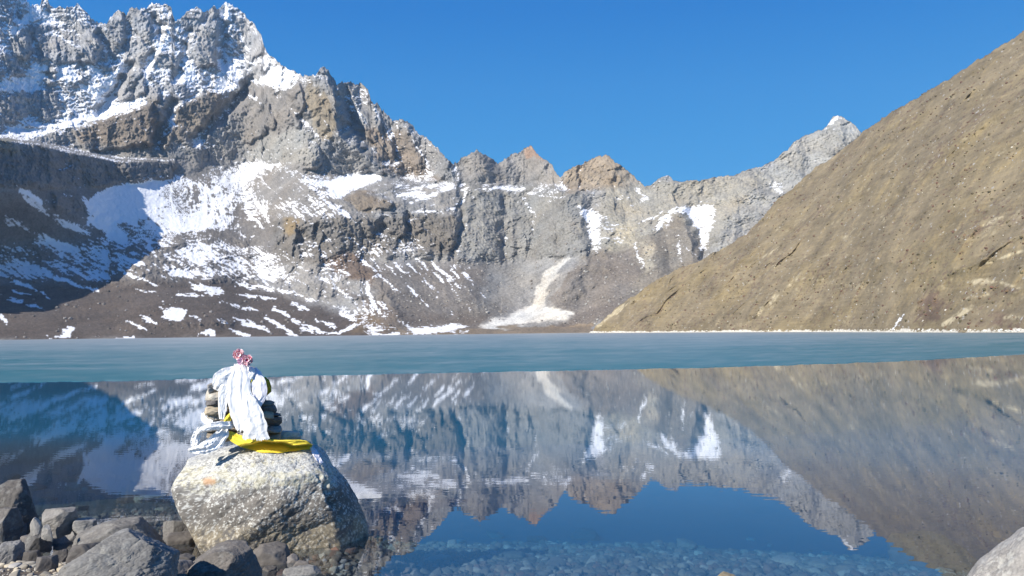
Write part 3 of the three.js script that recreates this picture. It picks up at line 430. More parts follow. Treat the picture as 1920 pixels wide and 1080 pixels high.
{
  const cols = []; for (let u = 1062; u < 1950; u += 1.5) cols.push(u); for (let u = 1950; u <= 3200; u += 14) cols.push(u);
  const rows = 330, BACK = 5, nc = cols.length, nr = rows + BACK + 1, pos = new Float32Array(nc * nr * 3), col = new Float32Array(nc * nr * 3), uv = new Float32Array(nc * nr * 2), d = new THREE.Vector3();
  for (let i = 0; i < nc; i++) {
    const u = cols[i], near = [[1062, 740], [1120, 700], [1200, 610], [1400, 450], [1700, 258], [1920, 204], [2400, 150], [3200, 120]], r0 = [-460, -100, -50, 0, 50, 100, 150].reduce((t, o) => t + interp(near, u + o) / 7, 0), shore = horizonV(u) + FOCAL * EYE / r0 / 0.98 + 0.8;
    const top = Math.min(shore - 1, interp(HILLTOP, u) + 5 * fbm(u / 40, 0.5, 0.5, 5, 0.6) + 0.9 * N3(u / 4, 2, 2));
    let r = r0, m0 = ray(u, shore).y;
    for (let j = 0; j <= rows; j++) {
      const v = mix(shore, top, j / rows), k = j * nc + i; ray(u, v, d);
      const m = d.y, S = Math.max(0.62 + 0.35 * sstep(30, 2, shore - v), m + 0.13); if (j) r += r * (m - m0) / (S - m); m0 = m;
      const x = d.x * r, y = EYE + m * r, z = d.z * r;
      const ac = Math.atan2(x, -z) * r, h = (8 * (ridged(x / 90, y / 160, z / 90, 4) - 0.4) + 7.5 * (ridged((ac - y * 0.9) / 30 + 0.2 * N3(x / 30, y / 30, z / 30), (ac + y) / 170, 0.5, 3) - 0.4) + 0.5 * facets(ac / 9, y / 6, 5) * sstep(-0.1, 0.4, fbm(x / 40, y / 40, z / 40, 2)) + 2.4 * fbm(x / 22, y / 22, z / 22, 4, 0.6) + 0.5 * fbm(x / 3.5, y / 3.5, z / 3.5, 3, 0.6) + 0.35 * Math.max(0, N3(x / 1.6, y / 1.6, z / 1.6))) * sstep(0, 8, y);
      pos.set([d.x * (r - h), EYE + m * (r - h), d.z * (r - h)], k * 3); uv.set([u, v], k * 2);
    }
    const kt = (rows * nc + i) * 3;
    for (let b = 1; b <= BACK; b++) { const out = [3, 12, 40, 140, 420][b - 1], rr = Math.hypot(pos[kt], pos[kt + 2]), s = (rr + out) / rr; pos.set([pos[kt] * s, Math.max(-4, pos[kt + 1] - out * (b < 3 ? 0.3 : 0.7)), pos[kt + 2] * s], ((rows + b) * nc + i) * 3); uv.set([u, top], ((rows + b) * nc + i) * 2); }
  }
  for (let k = 0; k < nc * nr; k++) {
    const x = pos[k * 3], y = pos[k * 3 + 1], z = pos[k * 3 + 2], u = uv[k * 2] + 6 * N3(x / 12, y / 12, z / 12), v = uv[k * 2 + 1] + 5 * N3(x / 12 + 3, y / 12, z / 12);
    const patch = fbm(x / 34, y / 34, z / 34, 4, 0.6), tuft = 0.7 * fbm(x / 2.6, y / 2.6, z / 2.6, 3, 0.7) + 0.5 * N3(x / 0.7, y / 0.7, z / 0.7), track = fbm(x / 30, y / 1.3, z / 30, 2), b = Math.max(0.35, 1 + 0.36 * patch + 0.2 * tuft + 0.16 * track + 0.22 * fbm(x / 13, y / 8, z / 13, 3));
    const warm = sstep(-0.35, 0.4, fbm(x / 70 + 9, y / 40, z / 70, 3) - y / 260);
    let c = [mix(0.212, 0.226, warm) * b, mix(0.167, 0.174, warm) * b, mix(0.100, 0.092, warm) * b];
    const bar = bare.get(u, v), pale = clamp(sstep(0.2, 0.75, bar * 1.1 + 1.1 * fbm(x / 6, y / 6, z / 6, 4, 0.65) * (0.2 + bar)) + 0.4 * sstep(0.28, 0.6, fbm(x / 13 + 20, y / 9, z / 13, 5, 0.7)));
    c = c.map((q, e) => mix(q, [0.46, 0.385, 0.245][e] * (1 + 0.25 * tuft), pale));
    const bush = clamp(sstep(0.26, 0.46, fbm(x / 5 + 40, y / 3.4, z / 5, 4, 0.7) + 0.3 * fbm(x / 50, y / 50, z / 50, 2)) * 0.75 + sstep(0.15, 0.6, scrub.get(u, v) * (0.75 + 0.9 * fbm(x / 6, y / 4, z / 6, 4, 0.65))) * 0.85);
    c = c.map((q, e) => mix(q, [0.135, 0.09, 0.062][e] * b, bush));
    const stone = sstep(0.55, 0.68, fbm(x / 4 + 60, y / 4, z / 4, 3, 0.7)); c = c.map((q, e) => mix(q, [0.40, 0.38, 0.35][e], stone));
    const strand = sstep(1.25, 0.75, (y + 0.45 * N3(x / 3, 0, z / 3) + 0.9 * fbm(x / 26, 2, z / 26, 3)) / (0.42 + 0.0009 * Math.hypot(x, z))); c = c.map((q, e) => mix(q, [0.62, 0.57, 0.48][e] * (1 + 0.3 * tuft), strand));
    const lying = sstep(0.35, 0.5, icefall.get(u, v) * (0.8 + 0.9 * fbm(x / 2.5, y / 2.5, z / 2.5, 3))); c = c.map((q) => mix(q, 0.85, lying));
    col.set(c, k * 3);
  }
  const index = new Uint32Array((nc - 1) * (nr - 1) * 6); let q = 0;
  for (let j = 0; j < nr - 1; j++) for (let i = 0; i < nc - 1; i++) { const a = j * nc + i, b = a + 1, c = a + nc, e = c + 1; index.set((i + j) & 1 ? [a, b, c, b, e, c] : [a, b, e, a, e, c], q); q += 6; }
  const g = new THREE.BufferGeometry(); g.setAttribute('position', new THREE.BufferAttribute(pos, 3)); g.setAttribute('color', new THREE.BufferAttribute(col, 3)); g.setIndex(new THREE.BufferAttribute(index, 1)); g.computeVertexNormals();
  const m = new THREE.MeshStandardMaterial({ vertexColors: true, roughness: 1 }); m.name = 'dry grass';
  struct('hillside', g, m, 'steep brown grass hillside sloping down to the lake on the right', 'hillside');
}
strew('hillside_scrub', 'low dark scrub dotted over the brown hillside', 2800, 81, 0.42, onRange('hillside', (p, rand) => p.r < 620 && rand() < 0.25 + 0.9 * sstep(-0.2, 0.4, fbm(p.x / 30, p.y / 18, p.z / 30, 3))), [[0.12, 0.095, 0.05], [0.16, 0.105, 0.06], [0.10, 0.085, 0.045], [0.14, 0.08, 0.055]], 0.6);
strew('hillside_stones', 'pale stones scattered over the brown hillside', 500, 82, 0.26, onRange('hillside', (p) => p.r < 560), [[0.40, 0.37, 0.32], [0.5, 0.46, 0.38], [0.3, 0.28, 0.25]], 0.75);
strew('shore_stones', 'pale stones along the foot of the brown hillside', 800, 83, 0.27, onRange('hillside', (p) => p.y < 1.0), [[0.66, 0.63, 0.56], [0.5, 0.46, 0.4], [0.72, 0.7, 0.64]], 0.7);
// ---------------------------------------------------------------- lake: bed, water, ice
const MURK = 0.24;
const ICE_EDGE = [[-900, 745], [-300, 722], [0, 717], [60, 716.5], [200, 715], [330, 711], [420, 708], [600, 703.5], [800, 699.5], [960, 696.5], [1150, 692.5], [1300, 689.5], [1450, 685], [1600, 680], [1760, 673], [1920, 664], [2300, 648], [3000, 628]];
const SHORE = [[-2000, 9], [-600, 8.4], [0, 7.7], [180, 7.35], [330, 6.9], [450, 6.4], [560, 5.9], [640, 5.1], [740, 4.6], [900, 4.4], [1100, 4.3], [1500, 4.3], [1900, 4.4], [2600, 4.6], [4000, 5]];
const STONE = at(505, 1020, 7.36);
const uOf = (x, z) => { const p = Math.max(-z, 0.15 * Math.abs(x) + 0.2); return 960 + FOCAL * clamp(x / p, -2, 2); };
function ground(x, z) {                                       // height of the bank and of the lake bed
  const s = Math.hypot(x, z) - interp(SHORE, uOf(x, z)) + 0.18 * fbm(x / 1.3, 1, z / 1.3, 2);
  const n = 0.03 * fbm(x / 0.5, 3, z / 0.5, 3) + 0.05 * fbm(x / 2, 7, z / 2, 2);
  if (s < 0) return Math.min(0.55, -s * 0.16) + n * 0.6 * sstep(0, -0.6, s);
  const k = sstep(300, 640, uOf(x, z)), nearB = sstep(0.7, 1.4, Math.hypot(x - STONE.x, z - STONE.z)), d = (0.03 + 0.97 * nearB) * (0.1 * k * sstep(0, 0.8, s) + mix(0.045, 0.045, k) * s + mix(0.0085, 0.0145, k) * s * s + 0.02 * Math.pow(Math.max(0, s - 6), 2)) + 0.05; return -(d < 1.8 ? d : 1.8 + 2.1 * (1 - Math.exp(-(d - 1.8) / 2.1))) + n * sstep(0, 1.2, s);
}
function landAt(u, v) {                                       // where the view through that point meets bank or bed
  const d = ray(u, v); let a = 2;
  for (let r = 2; r < 60; r += 0.05) { if (EYE + d.y * r < ground(d.x * r, d.z * r)) { for (let k = 0; k < 12; k++) { const m = (a + r) / 2; if (EYE + d.y * m < ground(d.x * m, d.z * m)) r = m; else a = m; } return new THREE.Vector3(d.x * r, ground(d.x * r, d.z * r), d.z * r); } a = r; }
  { const r = -EYE / d.y; return new THREE.Vector3(d.x * r, ground(d.x * r, d.z * r), d.z * r); }
}
function polar(name, angles, radii, height, color) {         // a sheet laid out on rings round the shore
  const na = angles.length, nr = radii.length, pos = new Float32Array(na * nr * 3), uv = new Float32Array(na * nr * 2), col = color && new Float32Array(na * nr * 3), index = [];
  for (let j = 0; j < nr; j++) for (let i = 0; i < na; i++) { const k = j * na + i, r = typeof radii[j] === 'function' ? radii[j](angles[i]) : radii[j], x = Math.sin(angles[i]) * r, z = -Math.cos(angles[i]) * r, y = height(x, z, r, j); pos.set([x, y, z], k * 3); uv.set([x, -z], k * 2); if (col) col.set(color(x, y, z), k * 3); }
  for (let j = 0; j < nr - 1; j++) for (let i = 0; i < na - 1; i++) { const a = j * na + i, b = a + 1, c = a + na, e = c + 1; index.push(a, b, e, a, e, c); }
  const g = new THREE.BufferGeometry(); g.setAttribute('position', new THREE.BufferAttribute(pos, 3)); g.setAttribute('uv', new THREE.BufferAttribute(uv, 2)); if (col) g.setAttribute('color', new THREE.BufferAttribute(col, 3)); g.setIndex(index); g.computeVertexNormals(); return g;
}
const range = (a, b, n) => Array.from({ length: n }, (_, i) => a + (b - a) * i / (n - 1));
{
  const g = polar('lake_bed', range(-1.35, 1.35, 420), [0.05, 1, 2, 3, ...range(3.4, 12, 190), ...range(12.2, 30, 60), 40, 60, 100, 200, 400, 900], (x, z, r) => (r > 45 ? -3.9 : ground(x, z)), (x, y, z) => {
    const a = fbm(x / 0.16, 2, z / 0.16, 3, 0.6), b = fbm(x / 0.05, 5, z / 0.05, 2), p = fbm(x / 1.2, 9, z / 1.2, 2), k = Math.max(0.35, 1 + 0.5 * a + 0.35 * b), silt = sstep(-1.3, -3, y + 0.4 * p);
    return [mix(0.105 * k * (1 + 0.15 * p), 0.13, silt), mix(0.085 * k, 0.14, silt), mix(0.066 * k * (1 - 0.15 * p), 0.13, silt)];
  });
  const m = new THREE.MeshStandardMaterial({ vertexColors: true, roughness: 1 }); m.name = 'gravel and silt';
  struct('lake_bed', g, m, 'stony bank and shallow lake bed', 'lake bed');
  // the water itself: it swallows red first
  const depth = new THREE.BoxGeometry(2600, 9.5, 1000); depth.translate(0, -4.754, -480);
  const body = new THREE.MeshPhysicalMaterial({ color: 0xffffff, transparent: true, opacity: 0, transmission: 1, thickness: 1, roughness: 0, ior: 1.33, attenuationColor: new THREE.Color(0.89, 0.968, 0.981), attenuationDistance: 1 }); body.name = 'clear lake water';
  const w = struct('water', depth, body, 'clear blue-green lake water', 'water'); w.castShadow = false;
  // its surface: still, with a faint breeze on the left
  const n = 1024, data = new Uint8Array(n * n), q = 2 * Math.PI / n;
  for (let y = 0; y < n; y++) for (let x = 0; x < n; x++) { let s = 0; for (const [a, b, f, k] of [[3, 29, 0.3, 1], [-5, 34, 1.7, 0.8], [9, 47, 2.1, 0.6], [-13, 61, 0.2, 0.45], [21, 83, 4, 0.3], [-24, 97, 5, 0.25]]) s += k * Math.sin((a * x + b * y) * q + f + 1.6 * Math.sin((2 * a % 7) * y * q + b)); data[y * n + x] = 128 + s * 35; }
  const ripple = new THREE.DataTexture(data, n, n, THREE.RedFormat); ripple.wrapS = ripple.wrapT = THREE.RepeatWrapping; ripple.magFilter = THREE.LinearFilter; ripple.repeat.set(1 / 7, 1 / 7); ripple.needsUpdate = true;
  // rock flour hangs in the water: more with depth, its blue also painting in upwelling light and sky reflection
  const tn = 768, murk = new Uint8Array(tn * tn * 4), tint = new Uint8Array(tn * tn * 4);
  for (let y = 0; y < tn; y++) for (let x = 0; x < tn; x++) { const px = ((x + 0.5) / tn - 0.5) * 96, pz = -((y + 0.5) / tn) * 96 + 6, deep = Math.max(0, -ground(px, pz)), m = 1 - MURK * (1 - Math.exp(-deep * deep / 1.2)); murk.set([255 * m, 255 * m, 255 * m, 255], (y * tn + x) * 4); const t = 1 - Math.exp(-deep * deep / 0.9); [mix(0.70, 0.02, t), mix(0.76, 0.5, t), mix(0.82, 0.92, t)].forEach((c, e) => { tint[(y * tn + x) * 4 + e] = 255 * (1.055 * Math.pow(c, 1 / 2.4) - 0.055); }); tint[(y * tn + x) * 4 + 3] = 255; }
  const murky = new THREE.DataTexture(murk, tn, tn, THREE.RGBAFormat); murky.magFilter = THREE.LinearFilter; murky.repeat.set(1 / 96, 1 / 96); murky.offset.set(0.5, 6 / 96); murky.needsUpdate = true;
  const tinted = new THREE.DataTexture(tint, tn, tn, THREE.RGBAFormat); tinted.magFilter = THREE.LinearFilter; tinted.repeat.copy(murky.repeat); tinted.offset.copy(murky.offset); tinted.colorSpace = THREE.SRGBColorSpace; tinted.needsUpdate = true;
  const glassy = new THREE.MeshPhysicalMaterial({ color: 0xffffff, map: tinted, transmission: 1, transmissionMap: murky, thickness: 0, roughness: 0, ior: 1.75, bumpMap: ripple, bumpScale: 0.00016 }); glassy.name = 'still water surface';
  const sheet = polar('w', range(-1.35, 1.35, 60), [3.2, 5, 7, 10, 15, 22, 30, 38, 46, 60, 120, 900], () => 0);
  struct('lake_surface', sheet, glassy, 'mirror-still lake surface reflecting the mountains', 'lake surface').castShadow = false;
}
{
  const angles = range(-1.25, 1.25, 1100), edge = (a) => { const u = 960 + FOCAL * Math.tan(a), v = interp(ICE_EDGE, u) + 1.5 * fbm(u / 60, 0, 3, 4, 0.6) + 0.35 * N3(u / 7, 0, 1), d = ray(u, v); return -EYE / d.y; };
  const steps = range(0, 1, 110).map((t) => (a) => { const e = edge(a); return e * Math.pow(950 / e, t); });
  const g = polar('ice', angles, [edge, ...steps.map((f, j) => (j ? f : (a) => edge(a) + 0.06))], (x, z, r, j) => (j === 0 ? -0.05 : 0.012));
  const n = 512, bump = new Uint8Array(n * n);
  for (let y = 0; y < n; y++) for (let x = 0; x < n; x++) { const a = x / n * 2 * Math.PI, b = y / n * 2 * Math.PI; bump[y * n + x] = clamp(128 + 60 * N3(Math.cos(a) * 5 + Math.cos(b) * 5, Math.sin(a) * 5 + 3, Math.sin(b) * 5) + 60 * N3(Math.cos(a) * 17, Math.sin(a) * 17 + Math.cos(b) * 17, Math.sin(b) * 17), 0, 255); }
  const bumps = new THREE.DataTexture(bump, n, n, THREE.RedFormat); bumps.wrapS = bumps.wrapT = THREE.RepeatWrapping; bumps.magFilter = THREE.LinearFilter; bumps.repeat.set(1 / 12, 1 / 12); bumps.needsUpdate = true;
  // wind-packed frost in drawn-out drifts on dark clear ice; the growing paleness with distance paints in low-angle reflection
  const p = g.attributes.position.array, col = new Float32Array(p.length);
  for (let k = 0; k < p.length; k += 3) {
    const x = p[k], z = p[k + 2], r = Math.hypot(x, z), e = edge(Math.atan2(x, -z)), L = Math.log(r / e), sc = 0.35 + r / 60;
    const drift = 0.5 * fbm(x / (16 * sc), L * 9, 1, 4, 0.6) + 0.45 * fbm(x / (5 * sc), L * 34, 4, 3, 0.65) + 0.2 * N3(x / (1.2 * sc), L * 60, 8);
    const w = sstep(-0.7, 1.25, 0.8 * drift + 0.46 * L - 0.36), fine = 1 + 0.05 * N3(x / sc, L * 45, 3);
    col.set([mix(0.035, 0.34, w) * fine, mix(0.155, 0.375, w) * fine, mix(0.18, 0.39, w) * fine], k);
  }
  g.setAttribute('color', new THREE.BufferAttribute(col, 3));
  const ice = new THREE.MeshPhysicalMaterial({ vertexColors: true, roughness: 0.42, bumpMap: bumps, bumpScale: 0.006, ior: 1.31 }); ice.name = 'lake ice';
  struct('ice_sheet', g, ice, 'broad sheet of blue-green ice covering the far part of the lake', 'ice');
}
// ---------------------------------------------------------------- stones
function rockShape({ seed = 1, half = [1, 1, 1], planes, n = 40, sharp = 14, bump = 0.05, freq = 1.6, cracks = 0.03, chips = 26, grain = 0.006, grooves = [], color }) {
  const rand = rng(seed * 7919 + 13), P = planes ?? [];
  if (!planes) {
    for (const [x, y, z] of [[1, 0, 0], [-1, 0, 0], [0, 1, 0], [0, -1, 0], [0, 0, 1], [0, 0, -1]]) P.push([x + 0.35 * (rand() - 0.5), y + 0.35 * (rand() - 0.5), z + 0.35 * (rand() - 0.5), 0.92 + 0.1 * rand()]);
    for (let k = 0; k < 11; k++) { const t = rand() * Math.PI * 2, y = rand() * 1.7 - 0.75, h = Math.sqrt(Math.max(0.05, 1 - y * y * 0.8)); P.push([Math.cos(t) * h, y, Math.sin(t) * h, 0.84 + 0.26 * rand()]); }
  }
  const N = P.map(([x, y, z, d]) => { const l = Math.hypot(x, y, z); return [x / l, y / l, z / l, d]; });
  // chips: small flats broken off all over the block
  const radius = (x, y, z, list) => { let q = 0, w = null; for (const p of list) { const t = (p[0] * x + p[1] * y + p[2] * z) / p[3]; if (t > q) { q = t; w = p; } } return [1 / q, w]; };
  const blocky = N.slice();
  for (let k = 0; k < chips; k++) {
    const y = rand() * 2 - 1, t = rand() * 6.283, h = Math.sqrt(1 - y * y), dx = Math.cos(t) * h, dz = Math.sin(t) * h, [r, w] = radius(dx, y, dz, blocky), lean = 0.1 + 0.22 * rand();
    let n2 = [w[0] + lean * (rand() * 2 - 1), w[1] + lean * (rand() * 2 - 1), w[2] + lean * (rand() * 2 - 1)]; const l = Math.hypot(...n2); n2 = n2.map((q) => q / l);
    const off = (n2[0] * dx + n2[1] * y + n2[2] * dz) * r * (1 - 0.004 - 0.018 * rand()); if (off > 0.2) N.push([...n2, off]);
  }
  const pos = [], index = [];
  for (const [a, b, s] of [[0, 1, 1], [0, 1, -1], [1, 2, 1], [1, 2, -1], [2, 0, 1], [2, 0, -1]]) {
    const c = 3 - a - b, base = pos.length / 3;
    for (let j = 0; j <= n; j++) for (let i = 0; i <= n; i++) { const v = [0, 0, 0]; v[a] = Math.tan((i / n - 0.5) * Math.PI / 2); v[b] = Math.tan((j / n - 0.5) * Math.PI / 2); v[c] = s; const l = Math.hypot(...v); pos.push(v[0] / l, v[1] / l, v[2] / l); }
    for (let j = 0; j < n; j++) for (let i = 0; i < n; i++) { const k = base + j * (n + 1) + i, e = k + 1, f = k + n + 1, h = f + 1; if (s > 0) index.push(k, e, h, k, h, f); else index.push(k, h, e, k, f, h); }
  }
  let g = new THREE.BufferGeometry(); g.setAttribute('position', new THREE.Float32BufferAttribute(pos, 3)); g.setIndex(index);
  g = mergeVertices(g, 1e-5);
  const a = g.attributes.position.array, so = seed * 3.17, size = Math.cbrt(half[0] * half[1] * half[2]);
  for (let k = 0; k < a.length; k += 3) {
    const d = [a[k], a[k + 1], a[k + 2]]; let s = 0;
    for (const [x, y, z, w] of N) { const q = (x * d[0] + y * d[1] + z * d[2]) / w; if (q > 0) s += Math.pow(q, sharp); }
    let r = Math.pow(s, -1 / sharp), x = d[0] * r, y = d[1] * r, z = d[2] * r;
    const f = freq;
    let h = bump * fbm(x * f + so, y * f, z * f, 5, 0.55) - cracks * ridged(x * f * 0.9 + so, y * f * 1.5 - x * f * 0.5, z * f + so, 4, 0.55) + grain * fbm(x * f * 9 + so, y * f * 9, z * f * 9, 3, 0.6);
    for (const [p, depth, width] of grooves) { let near = 9; for (let i = 1; i < p.length; i++) near = Math.min(near, seg3([x, y, z], p[i - 1], p[i])); h -= depth * sstep(width, 0, near + 0.03 * N3(x * 9, y * 9, z * 9)); }
    r += h; a[k] = d[0] * r * half[0]; a[k + 1] = d[1] * r * half[1]; a[k + 2] = d[2] * r * half[2];
  }
  g.computeVertexNormals();
  const c = new Float32Array(a.length), nn = g.attributes.normal.array;
  for (let k = 0; k < a.length; k += 3) c.set(color(a[k], a[k + 1], a[k + 2], nn[k], nn[k + 1], nn[k + 2], so), k);
  g.setAttribute('color', new THREE.BufferAttribute(c, 3)); return g;
}
function seg3(p, a, b) { const d = [b[0] - a[0], b[1] - a[1], b[2] - a[2]], t = clamp(((p[0] - a[0]) * d[0] + (p[1] - a[1]) * d[1] + (p[2] - a[2]) * d[2]) / (d[0] * d[0] + d[1] * d[1] + d[2] * d[2])); return Math.hypot(p[0] - a[0] - t * d[0], p[1] - a[1] - t * d[1], p[2] - a[2] - t * d[2]); }
const granite = (base, much = 1, blotch = 0) => (x, y, z, nx, ny, nz, s) => {
  const a = fbm(x * 5 + s, y * 5, z * 5, 4, 0.6), b = fbm(x * 34 + s, y * 34, z * 34, 3, 0.65), v = fbm(x * 3 + s, y * 14 - x * 4, z * 3, 3), k = Math.max(0.4, 1 + much * (0.24 * a + 0.24 * b + 0.12 * v)), l = blotch * sstep(0.12, 0.35, fbm(x * 9 + s + 3, y * 9, z * 9, 4, 0.65));
  return [mix(base[0] * k, 0.50, l), mix(base[1] * k, 0.49, l), mix(base[2] * k, 0.44, l)];
};
const stoneMat = new THREE.MeshStandardMaterial({ vertexColors: true, roughness: 0.88 }); stoneMat.name = 'weathered stone';
const faceViewer = (o) => { o.rotation.y = Math.atan2(eye.x - o.position.x, eye.z - o.position.z); return o; };

// the big lichen-covered boulder standing in the shallows
const BOULDER_AT = at(505, 1020, 7.36).setY(0.3), PX = 7.36 / 1567, BACK = 0.26;
let boulder;
const onBoulder = (u, v) => [(u - 505) * PX, 0.558 - (v - 835) * PX];
{
  const planes = [[0.02, 1, 0.1, 0.535], [-0.9, 0.43, 0.02, 0.80], [-0.93, -0.36, 0, 0.75], [0.82, 0.573, -0.05, 0.606], [1, -0.05, 0, 0.845], [-0.12, 0.755, 0.655, 0.545], [-0.1, -0.14, 1, 0.53], [0.66, 0.08, 0.75, 0.63], [-0.6, 0.05, 0.8, 0.70], [0.05, 0.1, -1, 0.52], [0.6, 0.1, -0.8, 0.7], [-0.6, 0.2, -0.8, 0.72], [0, -1, 0, 0.75], [0.35, 0.72, 0.6, 0.60], [-0.3, -0.55, 0.78, 0.62]];
  const L = (u, v, z) => [...onBoulder(u, v), z];
  const lichen = (x, y, z, nx, ny, nz) => {
    const a = fbm(x * 4, y * 4, z * 4, 4, 0.6), b = fbm(x * 22, y * 22, z * 22, 4, 0.65), c = fbm(x * 60, y * 60, z * 60, 2), streak = fbm(x * 5, y * 30 - x * 6, z * 5, 3);
    const k = Math.max(0.35, 1 + 0.22 * a + 0.28 * b + 0.16 * streak + 0.12 * c), low = y + 0.07 * a + 0.03 * b;
    let col = [0.285 * k, 0.275 * k, 0.258 * k];
    const brown = clamp(sstep(0.26, 0.04, low) * 0.9); col = col.map((q, e) => mix(q, [0.165, 0.147, 0.124][e] * k, brown));
    // crusts of pale lichen on the upper half, yellow where they are thickest; a tan water mark at the foot
    const crust = sstep(0.08, 0.24, 1.25 * b + 0.4 * a + 0.6 * c + 0.4 * fbm(x * 45 + 4, y * 45, z * 45, 2) + 0.62 * sstep(0.1, 0.26, low) - 0.24) ; col = col.map((q, e) => mix(q, [0.60, 0.59, 0.54][e] * (0.85 + 0.3 * c), crust));
    const yellow = sstep(0.1, 0.4, fbm(x * 10 + 8, y * 14, z * 10, 4, 0.65) + 0.45 * sstep(0.13, 0.2, low) * sstep(0.36, 0.26, low) - 0.08) * sstep(0.1, 0.22, low); col = col.map((q, e) => mix(q, [0.66, 0.58, 0.30][e], yellow * 0.28));
    const tide = sstep(-0.05, -0.2, low) * sstep(-0.1, 0.25, a + 0.8 * b + 0.15); col = col.map((q, e) => mix(q, [0.36, 0.285, 0.16][e] * k, tide * 0.45));
    const rust = sstep(0.05, 0.0, Math.hypot(x + 0.52, (y - 0.23) * 1.6) - 0.02 + 0.02 * b); col = col.map((q, e) => mix(q, [0.50, 0.27, 0.13][e], rust * 0.8));
    return col;
  };
  const g = rockShape({ seed: 5, half: [1.036, 1.036, 1.036], planes, n: 170, sharp: 110, chips: 140, grain: 0.005, bump: 0.03, freq: 1.8, cracks: 0.022, color: lichen,
    grooves: [[[L(425, 898, 0.55), L(445, 918, 0.55), L(462, 948, 0.55)], 0.09, 0.07], [[L(588, 905, 0.5), L(612, 940, 0.45), L(640, 985, 0.35)], 0.13, 0.10], [[L(590, 850, 0.35), L(612, 885, 0.3), L(640, 912, 0.2)], 0.10, 0.08], [[L(535, 985, 0.55), L(556, 1020, 0.55)], 0.09, 0.06], [[L(470, 945, 0.58), L(540, 930, 0.6), L(590, 915, 0.55)], 0.035, 0.05]] });
  const b = tag(addMesh('boulder', g, stoneMat), 'big boulder with pale yellow lichen standing in the shallows under the cairn', 'boulder');
  b.position.copy(BOULDER_AT); faceViewer(b);  boulder = b; fit(b, 320, 692, 816, -0.34); b.updateMatrixWorld(true); g.boundsTree = new MeshBVH(g); b.raycast = acceleratedRaycast;
}
// rocks along the bank
const put = (name, label, kind, group, u0, u1, top, foot, o = {}) => {
  const uc = (u0 + u1) / 2, front = o.r ? at(uc, foot, o.r) : landAt(uc, foot), r0 = Math.hypot(front.x, front.z), wide = at(u0, foot, r0).distanceTo(at(u1, foot, r0)), deep = wide * (o.deep ?? 0.75), rc = r0 + deep * 0.42;
  const d = ray(uc, foot); if (o.r && o.base === undefined) o.base = at(uc, foot + 14, rc).y;
  const yTop = at(uc, top, rc).y, base = o.base ?? ground(d.x * rc, d.z * rc) - 0.08, hh = Math.max(0.03, (yTop - base) / 2);
  const planes = o.planes && o.planes.map(([x, y, z, w]) => [x, y, z, w]);
  const g = rockShape({ seed: o.seed ?? Math.round(u0 * 3 + top), half: [wide / 2 / 0.93, hh / 0.93, deep / 2 / 0.93], planes, n: o.n ?? 44, sharp: o.sharp ?? 70, chips: o.chips ?? ((o.n ?? 44) > 60 ? 60 : 34), grain: 0.012, bump: o.bump ?? 0.04, freq: o.freq ?? 1.6, cracks: o.cracks ?? 0.04, grooves: o.grooves, color: granite((o.tone ?? [0.23, 0.22, 0.21]).map((q, e) => q * [0.90, 0.88, 0.85][e]), 1.25, o.blotch ?? 0.15) });
  const m = tag(addMesh(name, g, stoneMat), label, kind, group); m.position.set(d.x * rc, base + hh, d.z * rc); faceViewer(m); fit(m, u0, u1, top, base); return m;
};
function seenAt(p) { const q = p.clone().sub(eye), f = q.dot(fwd); return [960 + FOCAL * q.dot(rightV) / f, 540 - FOCAL * q.dot(upV) / f]; }
function fit(m, u0, u1, top, base) {                           // stretch a stone until it stands as wide and as high as it should, its foot where it was
  const a = m.geometry.attributes.position, p = new THREE.Vector3();
  for (let k = 0; k < 10; k++) {
    m.updateMatrixWorld(true); let l = 1e9, r = -1e9, t = 1e9, low = 1e9;
    for (let i = 0; i < a.count; i++) { p.fromBufferAttribute(a, i).applyMatrix4(m.matrixWorld); const [x, y] = seenAt(p); l = Math.min(l, x); r = Math.max(r, x); t = Math.min(t, y); low = Math.min(low, p.y); }
    const c = seenAt(m.position), dist = m.position.distanceTo(eye), side = new THREE.Vector3(Math.cos(m.rotation.y), 0, -Math.sin(m.rotation.y));
    m.position.addScaledVector(side, ((u0 + u1) / 2 - (l + r) / 2) * dist / 1567);
    m.scale.x *= clamp((u1 - u0) / (r - l), 0.5, 2);
    const foot = seenAt(m.position.clone().setY(base))[1], s = clamp((foot - top) / Math.max(foot - t, 2), 0.6, 1.6); m.scale.y *= s; m.position.y = base + (m.position.y - low) * s;
  }
}
const BANK = 'loose rocks along the lake bank';
put('rock', 'large dark rock with a sunlit top at the left edge of the water', 'rock', BANK, -40, 76, 897, 1010, { tone: [0.112, 0.103, 0.095], n: 70, planes: [[-0.3, 0.95, 0.2, 0.86], [0.85, 0.5, 0.1, 0.82], [1, -0.1, 0.1, 0.95], [0.5, 0.1, 0.86, 0.8], [-0.3, 0.2, 0.95, 0.85], [-1, 0, 0, 1], [0, 0, -1, 1], [0, -1, 0, 1]] });
put('rock', 'dark rock low beneath the large dark rock at the left edge', 'rock', BANK, -30, 46, 950, 1024, { tone: [0.138, 0.129, 0.120] });
put('rock', 'rounded grey rock with a shadowed right half beside the water', 'rock', BANK, 78, 146, 950, 992, { r: 7.5, tone: [0.232, 0.219, 0.202] });
put('rock', 'small pale stone between the large dark rock and the rounded grey one', 'rock', BANK, 56, 78, 970, 990, { r: 7.4, tone: [0.361, 0.344, 0.318], n: 24 });
put('rock', 'small pale stone in front of the rounded grey rock', 'rock', BANK, 77, 99, 983, 1002, { r: 7.1, tone: [0.344, 0.327, 0.301], n: 24 });
put('rock', 'grey rock with a dark undercut left of the long rounded slab', 'rock', BANK, 97, 152, 984, 1036, { tone: [0.241, 0.228, 0.211] });
